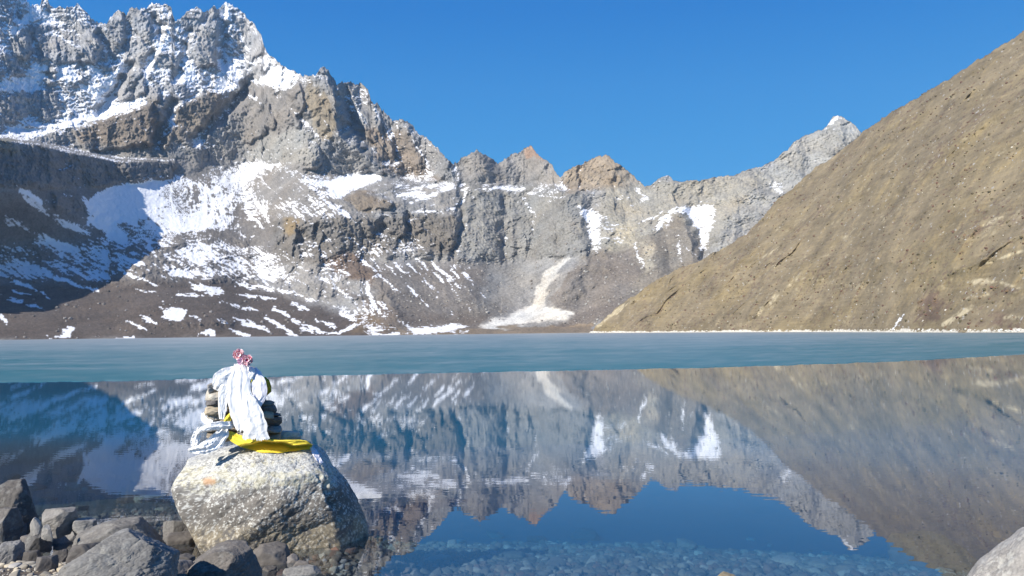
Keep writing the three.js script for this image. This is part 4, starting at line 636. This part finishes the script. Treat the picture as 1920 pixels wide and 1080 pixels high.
put('rock', 'flat light slab at the waterline behind the bank rocks', 'rock', BANK, 134, 182, 970, 993, { r: 7.5, tone: [0.310, 0.301, 0.284], n: 30 });
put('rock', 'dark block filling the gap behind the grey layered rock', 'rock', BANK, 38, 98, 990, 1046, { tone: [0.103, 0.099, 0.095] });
put('rock', 'grey layered rock at the left edge above the gravel', 'rock', BANK, -12, 48, 1012, 1058, { tone: [0.232, 0.228, 0.224], cracks: 0.09 });
put('rock', 'long rounded grey slab in the middle of the bank rocks', 'rock', BANK, 122, 334, 967, 1062, { tone: [0.185, 0.175, 0.161], n: 80, deep: 0.5, planes: [[-0.55, 0.83, 0.1, 0.86], [0.05, 1, 0.15, 0.93], [0.35, 0.9, 0.3, 0.92], [0.9, 0.4, 0, 0.9], [-0.2, 0.45, 0.87, 0.86], [0.3, 0.3, 0.9, 0.92], [-1, 0.1, 0.1, 0.95], [0, 0, -1, 1], [0, -1, 0, 1]] });
put('rock', 'dark rock wedged between the long slab and the boulder', 'rock', BANK, 305, 365, 975, 1032, { tone: [0.146, 0.138, 0.129] });
put('rock', 'small rock lying against the front of the long slab', 'rock', BANK, 136, 173, 1020, 1042, { tone: [0.189, 0.181, 0.172], n: 26 });
put('rock', 'largest grey rock at the front, peaked with a cleft down its right side', 'rock', BANK, 92, 338, 990, 1118, { tone: [0.202, 0.198, 0.189], n: 110, deep: 0.6, sharp: 70, freq: 2, planes: [[-0.42, 0.9, 0.1, 0.74], [-0.3, 0.72, 0.62, 0.72], [-0.15, 0.3, 0.94, 0.86], [0.72, 0.66, 0.15, 0.80], [0.3, 0.95, 0.1, 0.95], [0.62, 0.25, 0.74, 0.85], [1, 0, 0, 0.98], [-1, 0.1, 0, 1], [0, 0, -1, 1], [0, -1, 0, 1]], grooves: [[[[0.18, 1, 0.2], [0.28, 0.5, 0.7], [0.42, -0.2, 0.9]], 0.12, 0.22], [[[-0.3, 0.1, 0.9], [-0.22, -0.4, 0.9]], 0.08, 0.1]] });
put('rock', 'brownish angular rock in front of the boulder, dark on its right', 'rock', BANK, 346, 496, 1012, 1108, { tone: [0.163, 0.148, 0.133], n: 80, planes: [[-0.25, 0.96, 0.1, 0.88], [0.3, 0.94, 0.1, 0.92], [-0.85, 0.5, 0.1, 0.9], [-0.42, 0.3, 0.86, 0.82], [0.66, 0.2, 0.72, 0.78], [0.95, 0.2, 0, 0.96], [-1, -0.1, 0.1, 0.97], [0, 0, -1, 1], [0, -1, 0, 1]] });
put('rock', 'small grey stone between the peaked rock and the brownish rock', 'rock', BANK, 324, 352, 1066, 1092, { tone: [0.206, 0.215, 0.219], n: 26 });
put('rock', 'grey rock low at the water, right of the brownish rock', 'rock', BANK, 528, 606, 1058, 1108, { tone: [0.206, 0.202, 0.194] });
put('rock', 'small stone against the foot of the boulder', 'rock', BANK, 490, 517, 1030, 1056, { tone: [0.232, 0.215, 0.194], n: 26 });
put('rock', 'small flat stone right of the one at the foot of the boulder', 'rock', BANK, 512, 536, 1044, 1064, { tone: [0.215, 0.202, 0.185], n: 26 });
put('rock', 'dark wet stone at the water edge below the boulder', 'rock', BANK, 478, 520, 1060, 1086, { tone: [0.095, 0.086, 0.077], n: 26 });
put('rock', 'big pale grey rock cut off by the lower right corner', 'rock', BANK, 1782, 2010, 988, 1120, { r: 5.6, tone: [0.310, 0.297, 0.280], n: 100, blotch: 0.4, base: -0.3, planes: [[-0.66, 0.75, 0.1, 0.62], [-0.3, 0.95, 0.1, 0.86], [-0.5, 0.6, 0.62, 0.66], [0.3, 0.95, 0.1, 0.95], [-0.2, 0.25, 0.95, 0.85], [0.4, 0.2, 0.9, 0.95], [1, 0, 0, 1], [-1, -0.1, 0.1, 0.98], [0, 0, -1, 1], [0, -1, 0, 1]] });
put('rock', 'tan stone tip poking out at the bottom edge, far right of the boulder', 'rock', BANK, 1338, 1390, 1071, 1100, { r: 5.9, deep: 1.4, tone: [0.344, 0.275, 0.163], n: 26, base: -0.12 });
{
  const NAMED = [[20, 950, 'large dark rock at the left edge'], [112, 972, 'rounded grey rock by the water'], [125, 1010, 'undercut grey rock'], [230, 1010, 'long rounded slab'], [215, 1060, 'peaked front rock'], [420, 1050, 'brownish angular rock'], [567, 1080, 'low grey rock at the water'], [505, 1043, 'small stone at the boulder foot'], [335, 1003, 'dark wedged rock'], [18, 1034, 'layered rock above the gravel']], rand = rng(311), gaps = [[20, 1000], [60, 1024], [110, 1046], [88, 1060], [160, 1050], [190, 1040], [340, 1020], [338, 1062], [368, 1020], [392, 1012], [545, 1056], [560, 1068], [330, 1080], [60, 1048], [505, 1050], [150, 1000], [12, 1010]];
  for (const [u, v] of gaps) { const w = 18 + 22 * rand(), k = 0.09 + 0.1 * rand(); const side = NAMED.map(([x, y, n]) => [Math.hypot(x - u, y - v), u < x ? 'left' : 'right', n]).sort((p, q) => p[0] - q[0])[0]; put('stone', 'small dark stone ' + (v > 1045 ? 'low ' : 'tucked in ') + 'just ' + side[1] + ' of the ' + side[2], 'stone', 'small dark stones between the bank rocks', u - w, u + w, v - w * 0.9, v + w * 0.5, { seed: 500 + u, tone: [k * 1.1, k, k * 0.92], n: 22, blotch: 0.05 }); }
}
// stones lying on the lake bed, seen through the water
{
  const rand = rng(99), kinds = [[0.20, 0.14, 0.095], [0.16, 0.125, 0.095], [0.31, 0.25, 0.18], [0.15, 0.085, 0.06], [0.11, 0.088, 0.07], [0.22, 0.18, 0.13]].map((c, i) => [0, 1].map((k) => rockShape({ seed: 40 + i * 2 + k, half: [1, 0.42, 0.75], n: 14, bump: 0.1, color: granite(c, 1.1) }))).flat();
  const spots = [[820, 1054, 62, 4], [1470, 1060, 66, 4], [1536, 1064, 50, 10], [1590, 1076, 56, 1], [1005, 1016, 44, 6], [930, 1008, 40, 2], [1170, 1036, 40, 6], [1290, 1030, 56, 2], [860, 1020, 34, 4], [1040, 1062, 50, 2], [1742, 1062, 190, 7], [1200, 1066, 44, 3], [960, 1046, 60, 8], [720, 1060, 50, 0], [700, 1044, 34, 8], [1340, 1046, 46, 7], [1100, 1010, 62, 9]];
  for (let k = 0; k < 130; k++) { const near = rand(); spots.push([660 + rand() * 1120, 1008 + 78 * Math.sqrt(near), 12 + 26 * rand() * rand(), Math.floor(rand() * 12)]); }
  for (let k = 0; k < 26; k++) spots.push([20 + rand() * 300, 890 + rand() * 75, 16 + 40 * rand() * rand(), Math.floor(rand() * 12)]);
  for (let k = 0; k < 30; k++) spots.push([560 + rand() * 130, 1030 + rand() * 55, 10 + 22 * rand() * rand(), Math.floor(rand() * 12)]);
  const protos = kinds.map((g) => { const m = new THREE.Mesh(g, stoneMat); m.castShadow = m.receiveShadow = true; return m; });
  spots.forEach(([u, v, px, kind], i) => {
    const p = landAt(u, v), r = Math.hypot(p.x, p.z), h = px * r / 1567 / 2, m = protos[kind % 12].clone(); m.name = numbered('lakebed_stone'); scene.add(m);
    m.position.copy(p).setY(p.y + h * 0.12); m.rotation.set(0.2 * (rand() - 0.5), rand() * 6.28, 0.2 * (rand() - 0.5)); m.scale.set(h, h * (0.7 + 0.5 * rand()), h);
    const look = ['reddish tan', 'brown', 'pale tan', 'red-brown', 'dark brown', 'light brown'][Math.floor((kind % 12) / 2)], where = u < 330 ? 'in the shallows behind the bank rocks' : u < 690 ? 'beside the foot of the boulder' : u < 1000 ? 'in the shallows right of the boulder' : u < 1400 ? 'in the middle of the near shallows' : 'in the shallows left of the pale corner rock';
    tag(m, (px > 34 ? 'large ' : px > 22 ? 'middling ' : 'small ') + look + ' stone under water ' + where, 'stone', 'stones on the lake bed');
    if (i === 10) tag(m, 'large dark reddish rock under water left of the pale corner rock', 'stone');
    if (i === 0) tag(m, 'pale flat stone under water, largest right of the boulder', 'stone');
  });
  const scatter = (name, count, size, label, spot, palette) => {
    const im = new THREE.InstancedMesh(rockShape({ seed: 77, half: [1, 0.55, 0.8], n: 6, bump: 0.08, color: () => [1, 1, 1] }), new THREE.MeshStandardMaterial({ roughness: 0.9 }), count), q = new THREE.Quaternion(), e = new THREE.Euler(), c = new THREE.Color(); im.name = name;
    for (let k = 0; k < count; k++) { const [x, z] = spot(), s = size * (0.35 + 2.0 * Math.pow(rand(), 4)), b = 0.7 + 0.6 * rand(), t = palette[Math.floor(rand() * palette.length)]; e.set(rand() * 0.5, rand() * 6.28, rand() * 0.5); im.setMatrixAt(k, new THREE.Matrix4().compose(new THREE.Vector3(x, ground(x, z) + s * 0.2, z), q.setFromEuler(e), new THREE.Vector3(s, s, s))); im.setColorAt(k, c.setRGB(t[0] * b, t[1] * b, t[2] * b)); }
    im.castShadow = im.receiveShadow = true; im.userData = { kind: 'stuff', label }; scene.add(im);
  };
  const P = [[0.19, 0.14, 0.095], [0.14, 0.11, 0.085], [0.27, 0.225, 0.17], [0.105, 0.085, 0.065], [0.17, 0.10, 0.07], [0.13, 0.115, 0.09]];
  scatter('bank_gravel', 4200, 0.021, 'small tan and grey gravel between the bank rocks', () => { const a = -0.72 + rand() * 0.52, r = 4.6 + rand() * 2.7; return [Math.sin(a) * r, -Math.cos(a) * r]; }, [[0.44, 0.38, 0.28], [0.36, 0.34, 0.31], [0.5, 0.46, 0.38], [0.28, 0.25, 0.2]]);
  scatter('lakebed_pebbles', 22000, 0.03, 'small pebbles on the lake bed under shallow water', () => { for (;;) { const a = -0.66 + rand() * 1.28, r = 4.9 + rand() * 6.2, x = Math.sin(a) * r, z = -Math.cos(a) * r; if (ground(x, z) < -0.03) return [x, z]; } }, P);
}
// ---------------------------------------------------------------- the cairn on the boulder, its scarves and flowers
{
  const cairn = new THREE.Group(); cairn.name = numbered('cairn'); scene.add(cairn);
  cairn.position.copy(at(456, 830, 7.08 + BACK)); faceViewer(cairn); cairn.updateMatrixWorld(); tag(cairn, 'cairn of flat stacked stones standing on top of the boulder', 'cairn');
  const inv = cairn.matrixWorld.clone().invert();
  const TAN = [0.46, 0.375, 0.26], GREY = [0.33, 0.31, 0.28], DARK = [0.12, 0.11, 0.105], PALE = [0.50, 0.45, 0.37], BROWN = [0.26, 0.21, 0.155];
  // [left, right, top, bottom, distance of the middle, depth in pixels, tone]
  const stones = [
    [388, 440, 806, 830, 7.06, 60, BROWN], [436, 496, 804, 832, 7.04, 60, GREY], [500, 530, 797, 812, 7.04, 44, GREY], [492, 528, 810, 828, 7.06, 44, BROWN], [384, 420, 790, 808, 7.02, 50, GREY], [416, 470, 788, 808, 7.05, 60, BROWN], [470, 527, 781, 798, 7.05, 56, DARK], [391, 416, 773, 789, 7.00, 44, PALE], [412, 470, 772, 790, 7.06, 60, BROWN], [466, 524, 771, 783, 7.06, 52, DARK],
    [386, 438, 759, 776, 7.02, 54, TAN], [434, 480, 757, 774, 7.06, 56, BROWN], [482, 513, 770, 783, 6.99, 40, TAN], [478, 517, 757, 772, 7.06, 50, DARK], [387, 412, 749, 762, 7.00, 46, DARK], [386, 426, 731, 756, 7.02, 50, PALE], [422, 476, 740, 760, 7.06, 56, GREY], [476, 514, 752, 760, 7.05, 48, BROWN], [478, 500, 741, 754, 7.05, 40, DARK], [391, 414, 716, 734, 7.02, 40, GREY], [412, 470, 722, 742, 7.06, 56, TAN], [466, 494, 722, 744, 7.06, 44, GREY], [404, 440, 702, 724, 7.05, 46, PALE], [436, 486, 702, 724, 7.06, 48, GREY], [414, 436, 688, 704, 7.04, 36, TAN], [434, 478, 686, 704, 7.06, 40, GREY],
  ];
  stones.forEach(([u0, u1, t, b, r, dp, tone], i) => {
    const w = (u1 - u0) * PX, h = (b - t) * PX, g = rockShape({ seed: 200 + i, half: [w / 1.86, h / 1.84, dp * PX / 1.86], n: 20, sharp: 16, bump: 0.06, freq: 1.8, cracks: 0.05, color: granite(tone, 1.1, 0.12) });
    const m = addMesh('stone', g, stoneMat, cairn); m.position.copy(at((u0 + u1) / 2, (t + b) / 2, r + BACK).applyMatrix4(inv)); const q = rng(i + 5); m.rotation.set(0, (q() - 0.5) * 0.4, (q() - 0.5) * 0.12);
  });
  const cap = tag(addMesh('rock', rockShape({ seed: 260, half: [0.125, 0.07, 0.12], n: 40, bump: 0.07, color: granite([0.50, 0.48, 0.41], 1.2, 0.3) }), stoneMat), 'pale speckled stone lying on the boulder just right of the cairn foot', 'rock', BANK);
  cap.position.copy(at(538, 822, 7.24 + BACK)); faceViewer(cap);
}
const caster = new THREE.Raycaster();
function lying(p) {                                           // cloth that would sink into the boulder rests on its surface
  const d = p.clone().sub(eye).normalize(); caster.set(eye, d); caster.firstHitOnly = true; const hit = caster.intersectObject(boulder)[0];
  return hit && hit.distance - 0.014 < p.distanceTo(eye) + 0.3 ? eye.clone().addScaledVector(d, hit.distance - 0.014) : p;
}
function cloth(name, material, runs, parent) {               // runs of cloth: [u, v, distance, width in pixels] along the middle, folded across
  const parts = runs.map(({ path: given, rest, wider = 1.3, folds = 3, deep = 0.018, seed = 1, fringe = 0, sag = 0.5 }) => {
    const path = given.map(([u, v, r, w]) => [u, v, r + BACK + (rest ? 0.12 : 0.055), w * wider]);
    const cu = new THREE.CatmullRomCurve3(path.map(([u, v]) => new THREE.Vector3(u, v, 0)), false, 'centripetal'), n = 90, w = 36, pos = [], uv = [], index = [], back = [];
    const val = (t, c) => { const x = t * (path.length - 1), i = Math.min(path.length - 2, Math.floor(x)), f = x - i, s = f * f * (3 - 2 * f); return mix(path[i][c], path[i + 1][c], s); };
    const grid = [], folded = [];
    for (let i = 0; i <= n; i++) {
      const t = i / n, p = cu.getPoint(t), g = cu.getTangent(t), nu = -g.y, nv = g.x, wide = val(t, 3), r = val(t, 2);
      for (let j = 0; j <= w; j++) {
        const s = j / w - 0.5, wob = 0.35 * N3(s * 2 + seed, t * 2.2, seed * 3), ph = (s + wob * 0.35) * folds * Math.PI * 2 + seed * 2;
        const fold = deep * (Math.sin(ph) * 0.6 + 0.25 * Math.sin(ph * 1.9 + t * 3 + seed) + 0.45 * N3(s * 2.5 + seed * 5, t * 5, 2) + 0.35 * N3(s * 7 + seed, t * 16, 6)) * (0.5 + 0.5 * Math.min(1, wide / 20)), crease = 0.0022 * (ridged(s * 2.2 + seed * 3, t * 3.4, seed, 3) - 0.4), ease = wide * s * (1 + 0.12 * N3(t * 5 + seed, s, 4)), tail = fringe * sstep(0.9, 1, t) * (N3(s * 26 + seed, 3, 1) * 5 + (s > 0 ? 3 : -2));
        const q = at(p.x + nu * -ease, p.y + nv * -ease + tail, r - fold - crease - 0.011 * (1 - 4 * s * s) * sag); grid.push(q); folded.push(fold + crease);
      }
    }
    if (rest) {                                              // pulled taut over the bumps of the stone
      const L = w + 1, far = grid.map((q) => lying(q).distanceTo(eye)); let soft = far.slice();
      for (let k = 0; k < 14; k++) soft = soft.map((q, a) => { const i = Math.floor(a / L), j = a % L; let t = q, c = 1; for (const [x, y] of [[i - 1, j], [i + 1, j], [i, j - 1], [i, j + 1]]) if (x >= 0 && x <= n && y >= 0 && y <= w) { t += soft[x * L + y]; c++; } return Math.min(t / c, far[a]); });
      grid.forEach((q, a) => { const d2 = q.clone().sub(eye).normalize(); q.copy(eye).addScaledVector(d2, soft[a] - Math.max(0, folded[a])); });
    }
    for (const q of grid) pos.push(q.x, q.y, q.z);
    for (let i = 0; i < n; i++) for (let j = 0; j < w; j++) { const a = i * (w + 1) + j, b = a + 1, c = a + w + 1, e = c + 1; index.push(a, c, b, b, c, e); }
    const g = new THREE.BufferGeometry(); g.setAttribute('position', new THREE.Float32BufferAttribute(pos, 3)); g.setIndex(index); g.computeVertexNormals();
    // give the cloth its thickness: a second face 2 mm behind
    const nn = g.attributes.normal, rear = g.clone(), rp = rear.attributes.position; for (let k = 0; k < rp.count; k++) rp.setXYZ(k, rp.getX(k) - nn.getX(k) * 0.002, rp.getY(k) - nn.getY(k) * 0.002, rp.getZ(k) - nn.getZ(k) * 0.002);
    return mergeGeometries([g, rear]);
  });
  return addMesh(name, parts.length > 1 ? mergeGeometries(parts) : parts[0], material, parent);
}
const fabric = (r, g, b, name) => { const m = new THREE.MeshPhysicalMaterial({ color: new THREE.Color().setRGB(r, g, b), roughness: 0.75, sheen: 0.15, sheenColor: new THREE.Color(1, 1, 1), sheenRoughness: 0.5, side: THREE.DoubleSide }); m.name = name; return m; };
const WHITE = fabric(0.94, 0.925, 0.90, 'white silk'), CREAM = fabric(0.91, 0.895, 0.86, 'worn white silk'), LILAC = fabric(0.82, 0.79, 0.83, 'faded white silk'), YELLOW = fabric(0.98, 0.75, 0.07, 'yellow silk'), OCHRE = fabric(0.52, 0.33, 0.015, 'ochre silk');
const SC = 'ceremonial scarves draped on the cairn';
tag(cloth('white_scarf', WHITE, [{ path: [[448, 682, 6.86, 14], [448, 698, 6.84, 26], [449, 725, 6.82, 34], [453, 760, 6.81, 36], [459, 790, 6.80, 33], [463, 808, 6.80, 28]], folds: 2.6, deep: 0.0032, seed: 1, fringe: 1 }]), 'long white scarf hanging down the middle of the cairn front', 'scarf', SC);
tag(cloth('white_scarf', CREAM, [{ path: [[464, 738, 6.80, 12], [468, 755, 6.78, 22], [474, 780, 6.765, 30], [479, 805, 6.76, 34], [480, 824, 6.76, 37]], folds: 2.2, deep: 0.0032, seed: 2.4, fringe: 0.6 }]), 'creased white scarf with its end spread out at the foot of the cairn', 'scarf', SC);
tag(cloth('white_scarf', LILAC, [{ path: [[476, 690, 6.90, 8], [481, 704, 6.86, 16], [485, 722, 6.83, 22], [487, 742, 6.82, 20], [481, 758, 6.81, 14], [477, 768, 6.81, 6]], folds: 1.4, deep: 0.0032, seed: 3.3 }]), 'lilac-white scarf tucked into the upper right side of the cairn', 'scarf', SC);
tag(cloth('white_scarf', WHITE, [{ path: [[441, 694, 6.86, 14], [428, 703, 6.84, 24], [416, 712, 6.83, 26], [408, 724, 6.84, 18], [404, 731, 6.86, 8]], folds: 1.8, deep: 0.004, seed: 4.2 }, { path: [[432, 714, 6.84, 20], [424, 732, 6.83, 20], [418, 752, 6.83, 14], [417, 770, 6.83, 12], [416, 786, 6.84, 8]], folds: 1.2, deep: 0.0032, seed: 5.1 }, { path: [[434, 716, 6.835, 16], [434, 740, 6.83, 17], [433, 757, 6.83, 13]], folds: 1.3, deep: 0.0032, seed: 5.9 }]), 'white scarf bunched over the upper left stones with a narrow hanging end', 'scarf', SC);
tag(cloth('white_scarf', CREAM, [{ path: [[443, 795, 6.86, 11], [430, 797, 6.81, 14], [412, 797, 6.78, 15], [394, 800, 6.77, 15], [379, 804, 6.77, 14], [368, 812, 6.78, 9]], folds: 1.3, deep: 0.007, wider: 1, seed: 6.4 }, { path: [[374, 803, 6.79, 8], [369, 815, 6.77, 15], [366, 828, 6.76, 18], [366, 840, 6.74, 12]], folds: 1.4, deep: 0.008, wider: 1, seed: 6.9, rest: 1 }, { path: [[421, 797, 6.80, 12], [417, 812, 6.77, 24], [406, 827, 6.75, 29], [388, 838, 6.73, 24], [370, 843, 6.72, 17], [353, 845, 6.72, 7]], folds: 1.7, deep: 0.009, wider: 1, seed: 7.7, rest: 1 }, { path: [[380, 774, 6.92, 5], [383, 786, 6.86, 11], [396, 795, 6.80, 13]], folds: 1, deep: 0.005, wider: 1, seed: 8.1 }]), 'crumpled white scarf lying in a heap on the left end of the boulder top', 'scarf', SC);
tag(cloth('white_scarf', WHITE, [{ path: [[460, 690, 6.875, 10], [465, 697, 6.85, 20], [464, 708, 6.84, 14], [460, 720, 6.83, 6]], folds: 1.2, deep: 0.0032, seed: 9.2 }]), 'short white scarf knotted under the flowers', 'scarf', SC);
tag(cloth('yellow_scarf', YELLOW, [{ path: [[424, 810, 6.80, 9], [440, 821, 6.77, 17], [462, 830, 6.75, 22], [490, 835, 6.73, 24], [520, 837, 6.72, 22], [548, 835, 6.72, 21], [570, 834, 6.74, 17], [585, 838, 6.76, 9]], folds: 2.2, deep: 0.005, seed: 10.3, wider: 1.05, rest: 1, sag: 0.2 }, { path: [[438, 771, 6.85, 7], [431, 781, 6.84, 9], [423, 793, 6.83, 8]], folds: 1, deep: 0.008, seed: 11 }]), 'long yellow scarf stretched across the front edge of the boulder top', 'scarf', SC);
tag(cloth('yellow_scarf', YELLOW, [{ path: [[470, 706, 6.86, 6], [468, 713, 6.845, 10], [466, 722, 6.845, 6]], folds: 1, deep: 0.008, seed: 12.2 }]), 'bit of yellow scarf showing between the white ones under the flowers', 'scarf', SC);
tag(cloth('yellow_scarf', OCHRE, [{ path: [[493, 709, 6.93, 8], [498, 718, 6.90, 13], [500, 730, 6.90, 14], [496, 743, 6.91, 6]], folds: 1.2, deep: 0.012, seed: 13.1 }]), 'short ochre yellow scarf sticking out on the right side of the cairn', 'scarf', SC);
tag(cloth('white_scarf', LILAC, [{ path: [[584, 838, 6.77, 6], [590, 848, 6.80, 9], [597, 860, 6.86, 7], [604, 868, 6.92, 4]], folds: 1.2, deep: 0.01, seed: 14.4, rest: 1 }]), 'thin lilac-white cloth end hanging over the right shoulder of the boulder', 'scarf', SC);
function flower(u, v, r, size, inner, outer, label, seed) {
  const f = new THREE.Group(); f.name = numbered('cloth_flower'); scene.add(f); f.position.copy(at(u, v, r + BACK)); faceViewer(f); tag(f, label, 'flower', 'cloth flowers on top of the cairn');
  const rand = rng(seed), rings = [[9, 0.62, 0.15, outer], [8, 0.45, 0.4, inner], [6, 0.25, 0.55, outer]], m = new THREE.MeshStandardMaterial({ roughness: 0.8, side: THREE.DoubleSide, vertexColors: true }); m.name = 'flower cloth';
  for (const [n, out, fw, c] of rings) for (let k = 0; k < n; k++) {
    const g = new THREE.SphereGeometry(1, 8, 6); g.scale(0.30, 0.36, 0.06); const a = g.attributes.position.array, col = new Float32Array(a.length);
    for (let i = 0; i < a.length; i += 3) { const y = a[i + 1]; a[i + 2] += 0.28 * (y + 0.1) * (y + 0.1) + 0.06 * N3(a[i] * 6 + k, y * 6, seed); const w = sstep(0.0, 0.34, y), b = 0.85 + 0.3 * rand(); for (let e = 0; e < 3; e++) col[i + e] = clamp(mix(c[e], e === 0 ? 0.86 : 0.72, w * 0.95) * b); }
    g.setAttribute('color', new THREE.BufferAttribute(col, 3)); g.translate(0, 0.25, 0);
    const th = (k / n) * Math.PI * 2 + rand() * 0.5; const p = addMesh('petal', g, m, f); g.computeVertexNormals(); p.scale.setScalar(size); p.rotation.set(0, 0, th); p.position.set(-Math.sin(th) * size * (out - 0.25), Math.cos(th) * size * (out - 0.25), size * fw * 0.7); p.rotateX(0.35 + fw);
  }
  const g = new THREE.IcosahedronGeometry(size * 0.42, 2); const ca = new Float32Array(g.attributes.position.count * 3); for (let i = 0; i < ca.length; i += 3) ca.set(inner, i); g.setAttribute('color', new THREE.BufferAttribute(ca, 3)); addMesh('flower_heart', g, m, f);
}
flower(447.5, 664.5, 6.90, 0.058, [0.62, 0.03, 0.05], [0.86, 0.42, 0.45], 'pale pink cloth flower with a red heart, topmost on the cairn', 3);
flower(463, 675, 6.86, 0.058, [0.52, 0.008, 0.05], [0.66, 0.03, 0.17], 'crimson cloth flower with white edges, right one on the cairn top', 8);
flower(452, 677.5, 6.865, 0.038, [0.60, 0.10, 0.38], [0.55, 0.32, 0.62], 'small magenta cloth flower below the pale pink one', 12);
// thin blue air over the far slopes
scene.fog = new THREE.FogExp2(new THREE.Color(0.52, 0.70, 0.92), 0.00008);
renderer.render(scene, camera);
